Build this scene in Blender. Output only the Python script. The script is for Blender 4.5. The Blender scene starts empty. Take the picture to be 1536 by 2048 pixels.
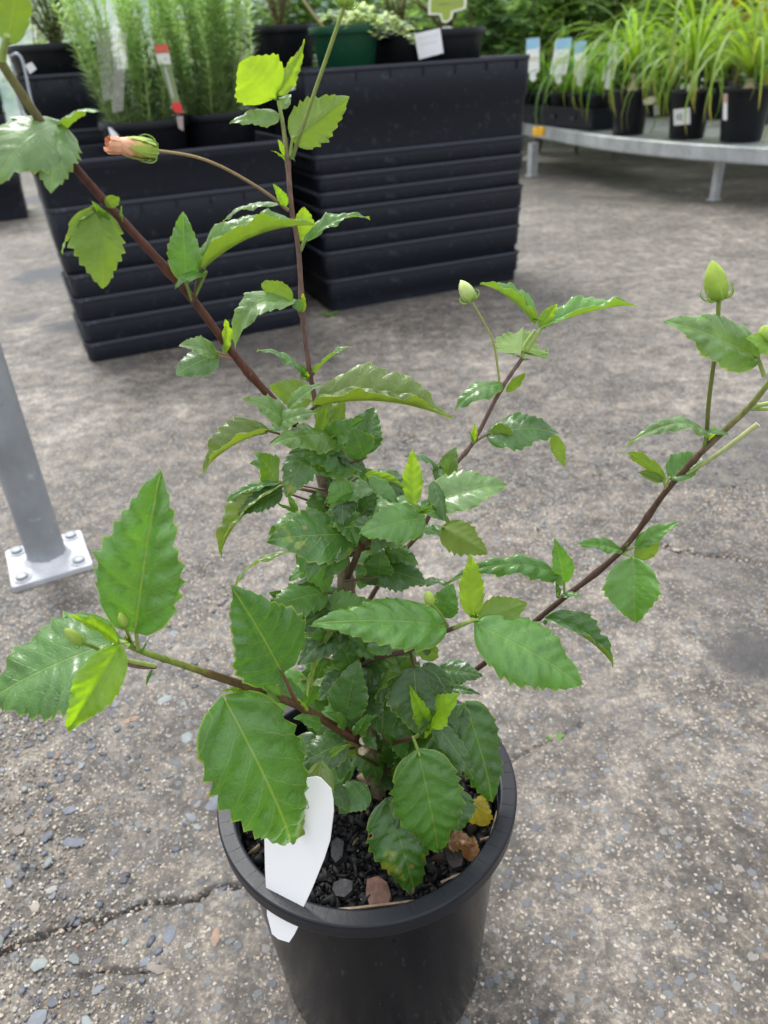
import bpy, math, random
import numpy as np
from mathutils import Vector, Matrix

random.seed(11); rng = np.random.default_rng(11)
scene = bpy.context.scene
COL = scene.collection

# ------------------------------------------------------------------ camera
CAM_H, PITCH, ROLL, FPX = 0.80, math.radians(31.0), math.radians(-3.5), 1540.0
_F = np.array([0, math.cos(PITCH), -math.sin(PITCH)])
_U0 = np.array([0, math.sin(PITCH), math.cos(PITCH)]); _R0 = np.array([1.0, 0, 0])
_R = _R0*math.cos(ROLL) + _U0*math.sin(ROLL); _U = -_R0*math.sin(ROLL) + _U0*math.cos(ROLL)
CAM = np.array([0, 0, CAM_H])
cd = bpy.data.cameras.new('camera'); cam = bpy.data.objects.new('camera', cd); COL.objects.link(cam)
cam.matrix_world = Matrix(((_R[0], _U[0], -_F[0], 0), (_R[1], _U[1], -_F[1], 0), (_R[2], _U[2], -_F[2], CAM_H), (0, 0, 0, 1)))
cd.sensor_fit = 'VERTICAL'; cd.sensor_height = 36.0; cd.lens = FPX/2048*36.0
cd.clip_start = 0.02; cd.clip_end = 500
cd.dof.use_dof = True; cd.dof.focus_distance = 0.52; cd.dof.aperture_fstop = 9.5
scene.camera = cam

# ------------------------------------------------------------------ light
SUN_EL, SUN_AZ = math.radians(55), math.radians(-30)     # azimuth measured from +y towards +x
world = bpy.data.worlds.new('World'); scene.world = world; world.use_nodes = True
wn = world.node_tree; wn.nodes.clear()
sky = wn.nodes.new('ShaderNodeTexSky'); sky.sky_type = 'NISHITA'; sky.sun_disc = False
sky.sun_elevation = SUN_EL; sky.sun_rotation = SUN_AZ; sky.air_density = 1.0; sky.dust_density = 3.0
hs = wn.nodes.new('ShaderNodeHueSaturation'); hs.inputs['Saturation'].default_value = 0.30
bg = wn.nodes.new('ShaderNodeBackground'); bg.inputs['Strength'].default_value = 0.125
wo = wn.nodes.new('ShaderNodeOutputWorld')
# thin overcast: pale cloud over most of the sky
tcw = wn.nodes.new('ShaderNodeTexCoord'); cn = wn.nodes.new('ShaderNodeTexNoise'); cn.inputs['Scale'].default_value = 2.2; cn.inputs['Detail'].default_value = 4
cr = wn.nodes.new('ShaderNodeMapRange'); cr.inputs[1].default_value = .3; cr.inputs[2].default_value = .65; cr.inputs[3].default_value = .35; cr.inputs[4].default_value = .85
mx = wn.nodes.new('ShaderNodeMix'); mx.data_type = 'RGBA'; mx.inputs[7].default_value = (6.2, 6.4, 6.8, 1)
# an overcast sky is about three times brighter overhead than at the horizon
sz = wn.nodes.new('ShaderNodeSeparateXYZ'); zr = wn.nodes.new('ShaderNodeMapRange'); zr.inputs[1].default_value = 0; zr.inputs[2].default_value = 1; zr.inputs[3].default_value = .42; zr.inputs[4].default_value = 1.5
sc_ = wn.nodes.new('ShaderNodeVectorMath'); sc_.operation = 'SCALE'; sc_.inputs[0].default_value = (6.2, 6.4, 6.8)
wn.links.new(tcw.outputs['Generated'], sz.inputs[0]); wn.links.new(sz.outputs[2], zr.inputs[0]); wn.links.new(zr.outputs[0], sc_.inputs['Scale']); wn.links.new(sc_.outputs[0], mx.inputs[7])
wn.links.new(tcw.outputs['Generated'], cn.inputs[0]); wn.links.new(cn.outputs[0], cr.inputs[0]); wn.links.new(cr.outputs[0], mx.inputs[0])
wn.links.new(sky.outputs[0], hs.inputs['Color']); wn.links.new(hs.outputs[0], mx.inputs[6]); wn.links.new(mx.outputs[2], bg.inputs[0]); wn.links.new(bg.outputs[0], wo.inputs[0])
sl = bpy.data.lights.new('sun', 'SUN'); sl.energy = 1.35; sl.angle = math.radians(18); sl.color = (1, 0.985, 0.955)
sun = bpy.data.objects.new('sun', sl); COL.objects.link(sun)
_sd = Vector((math.sin(SUN_AZ)*math.cos(SUN_EL), math.cos(SUN_AZ)*math.cos(SUN_EL), math.sin(SUN_EL)))
sun.rotation_euler = _sd.to_track_quat('Z', 'Y').to_euler()
vs = scene.view_settings; vs.view_transform = 'Standard'; vs.look = 'None'; vs.gamma = 1; vs.exposure = 1.22; vs.use_curve_mapping = False
scene.cycles.use_denoising = True
scene.cycles.max_bounces = 8; scene.cycles.transparent_max_bounces = 12

# ------------------------------------------------------------------ rays of the photograph (used to measure where things stand)
def ray(x, y): return _F + _R*(x-768)/FPX + _U*(1024-y)/FPX
def onz(x, y, z): d = ray(x, y); return CAM + d*((z-CAM_H)/d[2])
def ony(x, y, Y): d = ray(x, y); return CAM + d*(Y/d[1])
def onplane(x, y, p0, n): d = ray(x, y); return CAM + d*(np.dot(np.array(p0)-CAM, n)/np.dot(d, n))
def depth(P): return float(np.dot(np.asarray(P)-CAM, _F))
def unit(v): v = np.asarray(v, float); return v/max(np.linalg.norm(v), 1e-9)

# ------------------------------------------------------------------ mesh helpers
class MB:
    def __init__(s): s.v = []; s.f = []; s.c = []; s.n = 0; s.cur = (1, 1, 1)
    def add(s, V, Fc, col=None):
        V = np.asarray(V, float).reshape(-1, 3); k = s.n
        s.v.append(V); s.f.extend([tuple(i+k for i in f) for f in Fc]); s.n += len(V)
        col = s.cur if col is None else col
        c = np.asarray(col, float)
        s.c.append(np.tile(c, (len(V), 1)) if c.ndim == 1 else c)
        return s
    def mesh(s, name, origin=(0, 0, 0), smooth=True):
        m = bpy.data.meshes.new(name)
        V = np.concatenate(s.v) - np.asarray(origin)
        m.from_pydata(V.tolist(), [], s.f)
        a = m.color_attributes.new('col', 'FLOAT_COLOR', 'POINT')
        C = np.concatenate(s.c); C = np.concatenate([C, np.ones((len(C), 1))], 1)
        a.data.foreach_set('color', C.astype(np.float32).ravel())
        if smooth: m.polygons.foreach_set('use_smooth', [True]*len(m.polygons))
        m.update()
        if smooth: m.set_sharp_from_angle(angle=math.radians(48))
        return m

ORG = {}
def link(o, parent=None):
    COL.objects.link(o)
    if parent is not None: o.parent = parent
    return o
def obj(name, mesh, mat=None, parent=None):
    o = bpy.data.objects.new(name, mesh)
    if mat and not mesh.materials: mesh.materials.append(mat)
    link(o, parent); ORG[o] = ORG.get(parent, np.zeros(3)); return o
def part(name, mb, mat, parent=None, smooth=True):
    """one mesh object; vertices are given in the frame of the thing's builder (world minus the thing's origin)"""
    return obj(name, mb.mesh(name, ORG.get(parent, (0, 0, 0)), smooth), mat, parent)
def tag(o, label=None, cat=None, group=None, kind=None):
    if label: o['label'] = label
    if cat: o['category'] = cat
    if group: o['group'] = group
    if kind: o['kind'] = kind
    return o
def thing(name, label, cat, loc=(0, 0, 0), group=None, local=False):
    o = bpy.data.objects.new(name, None); o.empty_display_size = 0.05; o.location = loc; link(o)
    ORG[o] = np.zeros(3) if local else np.array(loc, float)
    return tag(o, label, cat, group)
KIDS = {}
def copy_tree(o, parent=None):
    c = o.copy(); COL.objects.link(c)
    if parent is not None: c.parent = parent
    for ch in list(o.children): copy_tree(ch, c)
    return c

def catmull(P, n):
    P = np.asarray(P, float)
    if len(P) < 3: t = np.linspace(0, 1, n)[:, None]; return P[0]*(1-t)+P[-1]*t
    Q = np.concatenate([[2*P[0]-P[1]], P, [2*P[-1]-P[-2]]])
    out = []
    for u in np.linspace(0, len(P)-1, n):
        i = min(int(u), len(P)-2); t = u-i
        a, b, c, d = Q[i:i+4]
        out.append(.5*((2*b)+(-a+c)*t+(2*a-5*b+4*c-d)*t*t+(-a+3*b-3*c+d)*t**3))
    return np.array(out)
def tube(mb, P, r, n=8, cols=None, cap=True):
    P = np.asarray(P, float); m = len(P); r = np.broadcast_to(r, (m,))
    T = np.gradient(P, axis=0); T /= np.maximum(np.linalg.norm(T, axis=1, keepdims=True), 1e-9)
    x = unit(np.cross(T[0], [0.31, 0.57, 0.76])); V = []
    for i in range(m):
        x = unit(x - T[i]*np.dot(x, T[i])); y = np.cross(T[i], x)
        for k in range(n):
            a = 2*math.pi*k/n; V.append(P[i]+r[i]*(x*math.cos(a)+y*math.sin(a)))
    Fc = [(i*n+k, i*n+(k+1) % n, (i+1)*n+(k+1) % n, (i+1)*n+k) for i in range(m-1) for k in range(n)]
    if cap: Fc += [tuple(range(n))[::-1], tuple((m-1)*n+k for k in range(n))]
    c = None if cols is None else np.asarray(cols, float)
    if c is not None and c.ndim == 2: c = np.repeat(c, n, 0)
    mb.add(V, Fc, c); return mb
def lathe(mb, prof, n=48, center=(0, 0, 0), col=None, caps=(0, 0)):
    c = np.asarray(center, float); V = []; m = len(prof)
    for r, z in prof:
        for k in range(n):
            a = 2*math.pi*k/n; V.append(c+[r*math.cos(a), r*math.sin(a), z])
    Fc = [(i*n+k, i*n+(k+1) % n, (i+1)*n+(k+1) % n, (i+1)*n+k) for i in range(m-1) for k in range(n)]
    if caps[0]: Fc.append(tuple(range(n))[::-1])
    if caps[1]: Fc.append(tuple((m-1)*n+k for k in range(n)))
    return mb.add(V, Fc, col)
def box(mb, c, s, M=None, col=None):
    V = np.array([[x, y, z] for x in (-.5, .5) for y in (-.5, .5) for z in (-.5, .5)])*np.asarray(s)
    if M is not None: V = V @ np.asarray(M).T
    return mb.add(V+np.asarray(c), [(0, 1, 3, 2), (4, 6, 7, 5), (0, 4, 5, 1), (2, 3, 7, 6), (0, 2, 6, 4), (1, 5, 7, 3)], col)
def rotz(a): return np.array([[math.cos(a), -math.sin(a), 0], [math.sin(a), math.cos(a), 0], [0, 0, 1]])
def rect_loop(w, d, r, z, k=4):
    out = []
    for cx, cy, a0 in ((w/2-r, d/2-r, 0), (-w/2+r, d/2-r, 90), (-w/2+r, -d/2+r, 180), (w/2-r, -d/2+r, 270)):
        for i in range(k+1):
            a = math.radians(a0+90*i/k); out.append((cx+r*math.cos(a), cy+r*math.sin(a), z))
    return out
def loft(mb, loops, cap0=False, cap1=False, col=None):
    n = len(loops[0]); V = [p for l in loops for p in l]
    Fc = [(i*n+k, i*n+(k+1) % n, (i+1)*n+(k+1) % n, (i+1)*n+k) for i in range(len(loops)-1) for k in range(n)]
    if cap0: Fc.append(tuple(range(n))[::-1])
    if cap1: Fc.append(tuple((len(loops)-1)*n+k for k in range(n)))
    return mb.add(V, Fc, col)
_ico_v = None
def ico():
    t = (1+5**.5)/2
    V = np.array([(-1, t, 0), (1, t, 0), (-1, -t, 0), (1, -t, 0), (0, -1, t), (0, 1, t), (0, -1, -t), (0, 1, -t), (t, 0, -1), (t, 0, 1), (-t, 0, -1), (-t, 0, 1)], float)
    V /= np.linalg.norm(V[0])
    Fc = [(0, 11, 5), (0, 5, 1), (0, 1, 7), (0, 7, 10), (0, 10, 11), (1, 5, 9), (5, 11, 4), (11, 10, 2), (10, 7, 6), (7, 1, 8), (3, 9, 4), (3, 4, 2), (3, 2, 6), (3, 6, 8), (3, 8, 9), (4, 9, 5), (2, 4, 11), (6, 2, 10), (8, 6, 7), (9, 8, 1)]
    return V, Fc
ICO_V, ICO_F = ico()
def fast_mesh(name, V, Fc, C, smooth=False):
    """many small equal-sized polygons, as arrays"""
    m = bpy.data.meshes.new(name); V = np.asarray(V, np.float32); Fc = np.asarray(Fc, np.int32); k = Fc.shape[1]
    m.vertices.add(len(V)); m.vertices.foreach_set('co', V.ravel())
    m.loops.add(Fc.size); m.loops.foreach_set('vertex_index', Fc.ravel())
    m.polygons.add(len(Fc)); m.polygons.foreach_set('loop_start', np.arange(0, Fc.size, k, dtype=np.int32))
    if smooth: m.polygons.foreach_set('use_smooth', [True]*len(Fc))
    m.update(calc_edges=True); m.validate()
    a = m.color_attributes.new('col', 'FLOAT_COLOR', 'POINT')
    C = np.concatenate([np.asarray(C, np.float32), np.ones((len(V), 1), np.float32)], 1)
    a.data.foreach_set('color', C.ravel()); return m

# ------------------------------------------------------------------ material helpers
class NT:
    def __init__(s, name):
        s.m = bpy.data.materials.new(name); s.m.use_nodes = True; s.t = s.m.node_tree; s.t.nodes.clear()
        s.out = s.t.nodes.new('ShaderNodeOutputMaterial')
    def n(s, typ, ins=None, **props):
        nd = s.t.nodes.new('ShaderNode'+typ)
        for k, v in props.items(): setattr(nd, k, v)
        for k, v in (ins or {}).items():
            sock = nd.inputs[k]
            if hasattr(v, 'is_output') or isinstance(v, bpy.types.NodeSocket): s.t.links.new(v, sock)
            else: sock.default_value = v
        return nd
    def math(s, op, a, b=0.0, c=0.0): return s.n('Math', {0: a, 1: b, 2: c}, operation=op).outputs[0]
    def mix(s, f, a, b, blend='MIX'):
        nd = s.t.nodes.new('ShaderNodeMix'); nd.data_type = 'RGBA'; nd.blend_type = blend
        for i, v in ((0, f), (6, a), (7, b)):
            if isinstance(v, bpy.types.NodeSocket): s.t.links.new(v, nd.inputs[i])
            elif i == 0: nd.inputs[0].default_value = v
            else: nd.inputs[i].default_value = (*v, 1) if len(v) == 3 else v
        return nd.outputs[2]
    def ramp(s, f, stops):
        nd = s.n('ValToRGB', {0: f}); e = nd.color_ramp.elements
        while len(e) < len(stops): e.new(0.5)
        for i, (p, c) in enumerate(stops): e[i].position = p; e[i].color = (*c, 1) if len(c) == 3 else c
        return nd.outputs[0]
    def sstep(s, x, a, b, lo=0.0, hi=1.0):
        return s.n('MapRange', {0: x, 1: a, 2: b, 3: lo, 4: hi}, interpolation_type='SMOOTHSTEP').outputs[0]
    def noise(s, vec, scale, detail=3, rough=.55, dim='3D'):
        return s.n('TexNoise', {'Vector': vec, 'Scale': scale, 'Detail': detail, 'Roughness': rough}, noise_dimensions=dim)
    def vscale(s, vec, xyz): return s.n('Vector' + 'Math', {0: vec, 1: xyz}, operation='MULTIPLY').outputs[0]
    def done(s, sh): s.t.links.new(sh, s.out.inputs[0]); return s.m
    def coord(s, k='Object'): return s.n('TexCoord').outputs[k]
    def bump(s, h, strength=.3, dist=.001): return s.n('Bump', {'Height': h, 'Strength': strength, 'Distance': dist}).outputs[0]
    def pbr(s, **k):
        mp = {'color': 'Base Color', 'rough': 'Roughness', 'metal': 'Metallic', 'spec': 'Specular IOR Level', 'normal': 'Normal', 'sss': 'Subsurface Weight', 'coat': 'Coat Weight', 'coatr': 'Coat Roughness', 'trans': 'Transmission Weight', 'alpha': 'Alpha'}
        ins = {}
        for a, v in k.items():
            if a == 'color' and not isinstance(v, bpy.types.NodeSocket) and len(v) == 3: v = (*v, 1)
            ins[mp[a]] = v
        return s.n('BsdfPrincipled', ins).outputs[0]

def mat_black_plastic(name, base=(.012, .013, .017), rough=.42, dust=(.09, .08, .07), amount=.35, streak=False, spec=.24):
    t = NT(name); co = t.coord()
    n1 = t.noise(co, 9, 4).outputs[0]
    v = t.vscale(co, (240, 240, 55)) if streak else t.vscale(co, (14, 14, 14))
    n2 = t.noise(v, 1.0 if streak else 3.0, 5, .65).outputs[0]
    d = t.math('MULTIPLY', t.sstep(n2, .57, .72), amount)
    d = t.math('MULTIPLY', d, t.sstep(n1, .3, .65, .25, 1))
    if streak:
        sp = t.n('TexVoronoi', {'Vector': co, 'Scale': 160.0}).outputs[0]
        d = t.math('ADD', d, t.math('MULTIPLY', t.sstep(sp, .10, .04), t.math('MULTIPLY', t.sstep(n2, .5, .6), .5)))
    c = t.mix(d, base, dust)
    rg = t.math('ADD', t.math('MULTIPLY', n2, .2), rough-.08)
    nm = t.bump(t.math('ADD', t.noise(co, 400, 2).outputs[0], t.math('MULTIPLY', n2, .5 if streak else .0)), .16, .0005)
    return t.done(t.pbr(color=c, rough=rg, normal=nm, spec=spec))
def mat_vcol(name, rough=.6, var=.25, scale=60, spec=.4, bump=.0, sss=0):
    t = NT(name); co = t.coord(); at = t.n('Attribute', attribute_name='col').outputs['Color']
    n = t.noise(co, scale, 4).outputs[0]
    f = t.n('MapRange', {0: n, 1: .25, 2: .75, 3: 1-var, 4: 1+var}).outputs[0]
    c = t.n('VectorMath', {0: at, 1: (1, 1, 1)}, operation='MULTIPLY'); t.t.links.new(f, c.inputs[1])
    k = dict(color=c.outputs[0], rough=rough, spec=spec)
    if bump: k['normal'] = t.bump(t.noise(co, scale*3, 3).outputs[0], bump, .001)
    return t.done(t.pbr(**k))
def mat_foliage(name, rough=.45, transl=.4):
    """blades and small leaves: colour from the mesh, part of the light passes through"""
    t = NT(name); at = t.n('Attribute', attribute_name='col').outputs['Color']
    oi = t.n('ObjectInfo')
    c = t.n('VectorMath', {0: at, 1: (1, 1, 1)}, operation='MULTIPLY')
    t.t.links.new(oi.outputs['Color'], c.inputs[1]); c = c.outputs[0]
    p = t.pbr(color=c, rough=rough, spec=.4)
    c2 = t.mix(.5, c, (.9, 1.0, .25), 'MULTIPLY'); tr = t.n('BsdfTranslucent', {0: t.n('VectorMath', {0: c, 1: (2.0, 2.0, .8)}, operation='MULTIPLY').outputs[0]}).outputs[0]
    return t.done(t.n('MixShader', {0: transl, 1: p, 2: tr}).outputs[0])

def mat_leaf(name, transl=.3, rough=.33, young=False):
    t = NT(name)
    lc = t.n('Attribute', attribute_name='leafco').outputs['Vector']
    sp = t.n('SeparateXYZ', {0: lc}); a, v, e = sp.outputs
    oi = t.n('ObjectInfo'); base = oi.outputs['Color']; dmg = oi.outputs['Alpha']; rnd = oi.outputs['Random']
    aa = t.math('ABSOLUTE', a)
    off = t.n('CombineXYZ', {0: t.math('MULTIPLY', rnd, 37.0), 1: t.math('MULTIPLY', rnd, 91.0), 2: 0.0}).outputs[0]
    P = t.n('VectorMath', {0: t.n('CombineXYZ', {0: a, 1: v, 2: 0.0}).outputs[0], 1: off}, operation='ADD').outputs[0]
    wob = t.math('MULTIPLY', t.math('SUBTRACT', t.noise(P, 9, 2).outputs[0], .5), .05)
    mid = t.sstep(aa, .011, .004)
    x = t.math('MULTIPLY', t.math('ADD', t.math('ADD', t.math('SUBTRACT', v, t.math('MULTIPLY', aa, 1.15)), t.math('MULTIPLY', t.math('MULTIPLY', aa, aa), 1.1)), wob), 6.3)
    dd = t.math('ABSOLUTE', t.math('SUBTRACT', t.math('FRACT', x), .5))
    lat = t.sstep(dd, .045, .012)
    # fine net between the laterals
    vor = t.n('TexVoronoi', {'Vector': P, 'Scale': 38.0}, feature='DISTANCE_TO_EDGE').outputs[0]
    net = t.sstep(vor, .10, .02)
    veins = t.math('MAXIMUM', mid, t.math('MULTIPLY', lat, .55))
    veins = t.math('MAXIMUM', veins, t.math('MULTIPLY', net, .2))
    n1 = t.noise(P, 3.2, 3).outputs[0]; n2 = t.noise(P, 14, 3).outputs[0]
    var = t.n('MapRange', {0: t.math('ADD', t.math('MULTIPLY', n1, .7), t.math('MULTIPLY', n2, .3)), 1: .3, 2: .7, 3: .74, 4: 1.26}).outputs[0]
    c = t.n('VectorMath', {0: base}, operation='SCALE'); t.t.links.new(var, c.inputs['Scale']); c = c.outputs[0]
    veincol = t.mix(.55, c, (.30, .42, .10))
    c = t.mix(t.math('MULTIPLY', veins, .62), c, veincol)
    edge = t.math('MULTIPLY', t.sstep(e, .93, .995), .55)
    c = t.mix(edge, c, (.36, .46, .06))
    # yellowing, only on the leaves that show damage
    yel = t.math('MULTIPLY', t.sstep(t.noise(P, 4.0, 3).outputs[0], .56, .70), t.sstep(dmg, .25, .9))
    c = t.mix(yel, c, (.42, .44, .05))
    vh = t.n('TexVoronoi', {'Vector': P, 'Scale': 4.2}); dh = vh.outputs[0]
    pick = t.math('GREATER_THAN', t.n('SeparateColor', {0: vh.outputs['Color']}).outputs[0], .45)
    hr = t.math('MULTIPLY', dmg, .14)
    rim = t.math('MULTIPLY', t.math('MULTIPLY', t.math('LESS_THAN', dh, t.math('MULTIPLY', hr, 1.7)), pick), .8)
    c = t.mix(rim, c, (.28, .22, .06))
    hole = t.math('MULTIPLY', t.math('MULTIPLY', t.math('LESS_THAN', dh, hr), pick), t.math('GREATER_THAN', dmg, .3))
    back = t.n('NewGeometry').outputs['Backfacing']
    cb = t.mix(.55, c, (.20, .30, .055))
    c = t.mix(back, c, cb)
    h = t.math('ADD', t.math('MULTIPLY', veins, -.8), t.math('MULTIPLY', n2, .5))
    nm = t.bump(h, .6, .0013)
    rg = t.math('ADD', t.math('MULTIPLY', back, .25), t.math('ADD', t.math('MULTIPLY', n2, .16), rough-.06))
    p = t.pbr(color=c, rough=rg, normal=nm, spec=.6, coat=t.math('MULTIPLY', t.math('SUBTRACT', 1.0, back), .45), coatr=.22)
    tc = t.n('VectorMath', {0: c, 1: (2.2, 2.0, .5)}, operation='MULTIPLY').outputs[0]
    tr = t.n('BsdfTranslucent', {0: tc}).outputs[0]
    sh = t.n('MixShader', {0: transl, 1: p, 2: tr}).outputs[0]
    tp = t.n('BsdfTransparent').outputs[0]
    return t.done(t.n('MixShader', {0: hole, 1: sh, 2: tp}).outputs[0])

def mat_galv(name, base=(.33, .35, .37), rough=.45, metal=.55, scale=6):
    t = NT(name); co = t.coord()
    n1 = t.noise(co, scale, 4, .6).outputs[0]; n2 = t.noise(t.vscale(co, (30, 30, 30)), 1.0, 5, .7).outputs[0]
    vo = t.n('TexVoronoi', {'Vector': co, 'Scale': 45.0}).outputs['Color']
    f = t.n('MapRange', {0: n1, 1: .3, 2: .7, 3: .7, 4: 1.25}).outputs[0]
    c = t.n('VectorMath', {0: (*base,)}, operation='SCALE'); t.t.links.new(f, c.inputs['Scale'])
    c = c.outputs[0]
    c = t.mix(t.math('MULTIPLY', t.sstep(n2, .58, .70), .5), c, (.55, .58, .6))
    c = t.mix(t.math('MULTIPLY', t.sstep(n2, .40, .30), .4), c, (.17, .16, .15))
    c = t.mix(t.math('MULTIPLY', t.sstep(t.noise(co, 31, 5, .7).outputs[0], .60, .74), .5), c, (.20, .155, .115))
    return t.done(t.pbr(color=c, rough=t.math('ADD', t.math('MULTIPLY', n2, .3), rough-.15), metal=metal, normal=t.bump(n2, .15, .001)))

def mat_ground():
    t = NT('exposed_aggregate_concrete'); co = t.coord()
    big = t.noise(co, 1.3, 5, .6).outputs[0]; midn = t.noise(co, 7, 4, .6).outputs[0]; fine = t.math('ADD', t.math('MULTIPLY', t.noise(co, 120, 4, .7).outputs[0], .55), t.math('MULTIPLY', t.noise(co, 330, 3, .7).outputs[0], .45))
    c = t.ramp(t.math('ADD', t.math('MULTIPLY', big, .55), t.math('MULTIPLY', midn, .45)), [(.34, (.031, .0272, .0236)), (.46, (.070, .0625, .055)), (.56, (.118, .107, .0955)), (.68, (.22, .205, .187))])
    blot = t.noise(co, 26, 3, .6).outputs[0]; c = t.mix(.8, c, t.ramp(blot, [(.36, (.55, .54, .53)), (.5, (1, 1, 1)), (.62, (1.7, 1.66, 1.58))]), 'MULTIPLY')
    c = t.mix(.75, c, t.ramp(fine, [(.34, (.30, .28, .26)), (.5, (1.05, 1.03, 1.0)), (.64, (2.7, 2.55, 2.25))]), 'MULTIPLY')
    dv = t.n('VectorMath', {0: t.n('TexNoise', {'Vector': co, 'Scale': 210.0, 'Detail': 2.0}).outputs['Color'], 1: (.007, .007, .007)}, operation='MULTIPLY').outputs[0]
    co2 = t.n('VectorMath', {0: co, 1: dv}, operation='ADD').outputs[0]
    v1 = t.n('TexVoronoi', {'Vector': co2, 'Scale': 190.0, 'Randomness': 1.0}); s1 = t.n('SeparateColor', {0: v1.outputs['Color']}).outputs
    g1 = t.math('MULTIPLY', t.sstep(v1.outputs[0], .42, .30), t.math('GREATER_THAN', s1[0], .36))
    c = t.mix(t.math('MULTIPLY', g1, .85), c, t.ramp(s1[1], [(0, (.13, .12, .115)), (.3, (.25, .205, .155)), (.6, (.41, .355, .285)), (.85, (.16, .17, .19)), (1, (.44, .41, .355))]))
    v2 = t.n('TexVoronoi', {'Vector': co2, 'Scale': 75.0, 'Randomness': 1.0}); s2 = t.n('SeparateColor', {0: v2.outputs['Color']}).outputs
    g2 = t.math('MULTIPLY', t.sstep(v2.outputs[0], .40, .32), t.math('GREATER_THAN', s2[0], .58))
    c = t.mix(t.math('MULTIPLY', g2, .8), c, t.ramp(s2[1], [(0, (.07, .077, .092)), (.4, (.11, .118, .136)), (.7, (.145, .158, .156)), (1, (.23, .205, .18))]))
    # patches: damp beside the crates, painted shade under the bench, dark spots at right
    patch_noise = t.noise(co, 3.0, 5, .62).outputs[0]
    for (px, py, r, k, colr) in STAINS_AND_SHADE:
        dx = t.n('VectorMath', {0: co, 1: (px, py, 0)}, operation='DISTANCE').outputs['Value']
        f = t.math('ADD', dx, t.math('MULTIPLY', t.math('SUBTRACT', patch_noise, .5), r*3.4))
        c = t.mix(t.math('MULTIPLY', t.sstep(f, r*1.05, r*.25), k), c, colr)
    crack = t.n('Attribute', attribute_name='crack').outputs['Fac']
    c = t.mix(t.math('MULTIPLY', crack, .85), c, (.035, .028, .022))
    h = t.math('ADD', t.math('MULTIPLY', g1, .6), t.math('ADD', t.math('MULTIPLY', fine, .9), g2))
    nm = t.bump(h, .55, .0015)
    return t.done(t.pbr(color=c, rough=.66, normal=nm, spec=.45))

# ================================================================== THE SETTING
STAINS_AND_SHADE = []
for (px, py, r, k, c) in ((1510, 1325, .10, .85, (.035, .034, .035)), (1530, 880, .30, .55, (.06, .057, .055)), (1420, 1160, .16, .45, (.07, .064, .058)), (120, 540, .22, .95, (.040, .044, .053)), (150, 650, .16, .95, (.040, .043, .05)), (30, 640, .10, .8, (.05, .053, .06)),
                          (60, 400, .50, .8, (.050, .055, .066)), (240, 735, .12, .5, (.07, .065, .06)), (560, 690, .25, .55, (.075, .068, .062)), (800, 600, .22, .5, (.08, .075, .07)), (1300, 360, .9, .75, (.055, .048, .043)), (1230, 1430, .12, .3, (.09, .08, .07))):  # the widest patch paints the bench's shade into the slab colour
    g = onz(px, py, 0); STAINS_AND_SHADE.append((float(g[0]), float(g[1]), r, k, c))
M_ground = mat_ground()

CRACKS = [([(-60, 1925), (0, 1900), (40, 1880), (90, 1862), (150, 1842), (182, 1830), (195, 1846), (215, 1830), (245, 1820), (290, 1803), (330, 1800), (365, 1802), (400, 1792), (430, 1772), (490, 1768)], .0026),
          ([(1020, 1522), (1055, 1505), (1085, 1488), (1115, 1478), (1140, 1462), (1165, 1448)], .0013),
          ([(1335, 1088), (1360, 1098), (1400, 1106), (1440, 1110), (1475, 1114), (1536, 1127), (1600, 1130)], .0075),
          ([(150, 1950), (210, 1935), (250, 1940), (300, 1938)], .0011)]
def crack_field(X, Y):
    best = np.zeros(X.shape)
    for pts, w in CRACKS:
        P = np.array([onz(x, y, 0)[:2] for x, y in pts])
        d = np.full(X.shape, 9.0)
        for a, b in zip(P[:-1], P[1:]):
            ab = b-a; t = np.clip(((X-a[0])*ab[0]+(Y-a[1])*ab[1])/(ab@ab), 0, 1)
            d = np.minimum(d, np.hypot(X-a[0]-t*ab[0], Y-a[1]-t*ab[1]))
        wob = w*(1+.45*np.sin(X*170+Y*90)+.3*np.sin(X*410-Y*333))
        best = np.maximum(best, np.clip(1.5-d/np.maximum(wob, w*.25), 0, 1))
    return best
def build_ground():
    xs = np.concatenate([-np.geomspace(150, 1.02, 46), np.arange(-1.0, -.7, .0055), np.arange(-.7, -.1, .0032), np.arange(-.1, 1.2, .0055), np.geomspace(1.21, 150, 46)])
    ys = np.concatenate([-np.geomspace(60, .12, 24), np.arange(-.1, .36, .0075), np.arange(.36, .72, .0032), np.arange(.72, 1.75, .0055), np.geomspace(1.76, 160, 60)])
    X, Y = np.meshgrid(xs, ys)
    cr = crack_field(X, Y)
    und = .003*np.sin(X*3.1+.4)*np.sin(Y*2.7)+.0012*np.sin(X*11+Y*7)+.0006*np.sin(X*41-Y*37)
    fade = np.clip(1.5-np.hypot(X, Y-1)/6, 0, 1)
    near = np.clip((np.hypot(X+.03, Y-.445)-.10)/.1, 0, 1)          # level under the pot
    Z = und*fade*near - .009*cr - .002
    V = np.stack([X.ravel(), Y.ravel(), Z.ravel()], 1); nx, ny = len(xs), len(ys)
    i = np.arange(nx*ny).reshape(ny, nx)
    Fc = np.stack([i[:-1, :-1].ravel(), i[:-1, 1:].ravel(), i[1:, 1:].ravel(), i[1:, :-1].ravel()], 1)
    m = fast_mesh('ground', V, Fc, np.full((len(V), 3), .2), smooth=True)
    a = m.attributes.new('crack', 'FLOAT', 'POINT'); a.data.foreach_set('value', cr.ravel().astype(np.float32))
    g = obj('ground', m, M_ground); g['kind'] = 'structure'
    return g
ground = build_ground()

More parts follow.
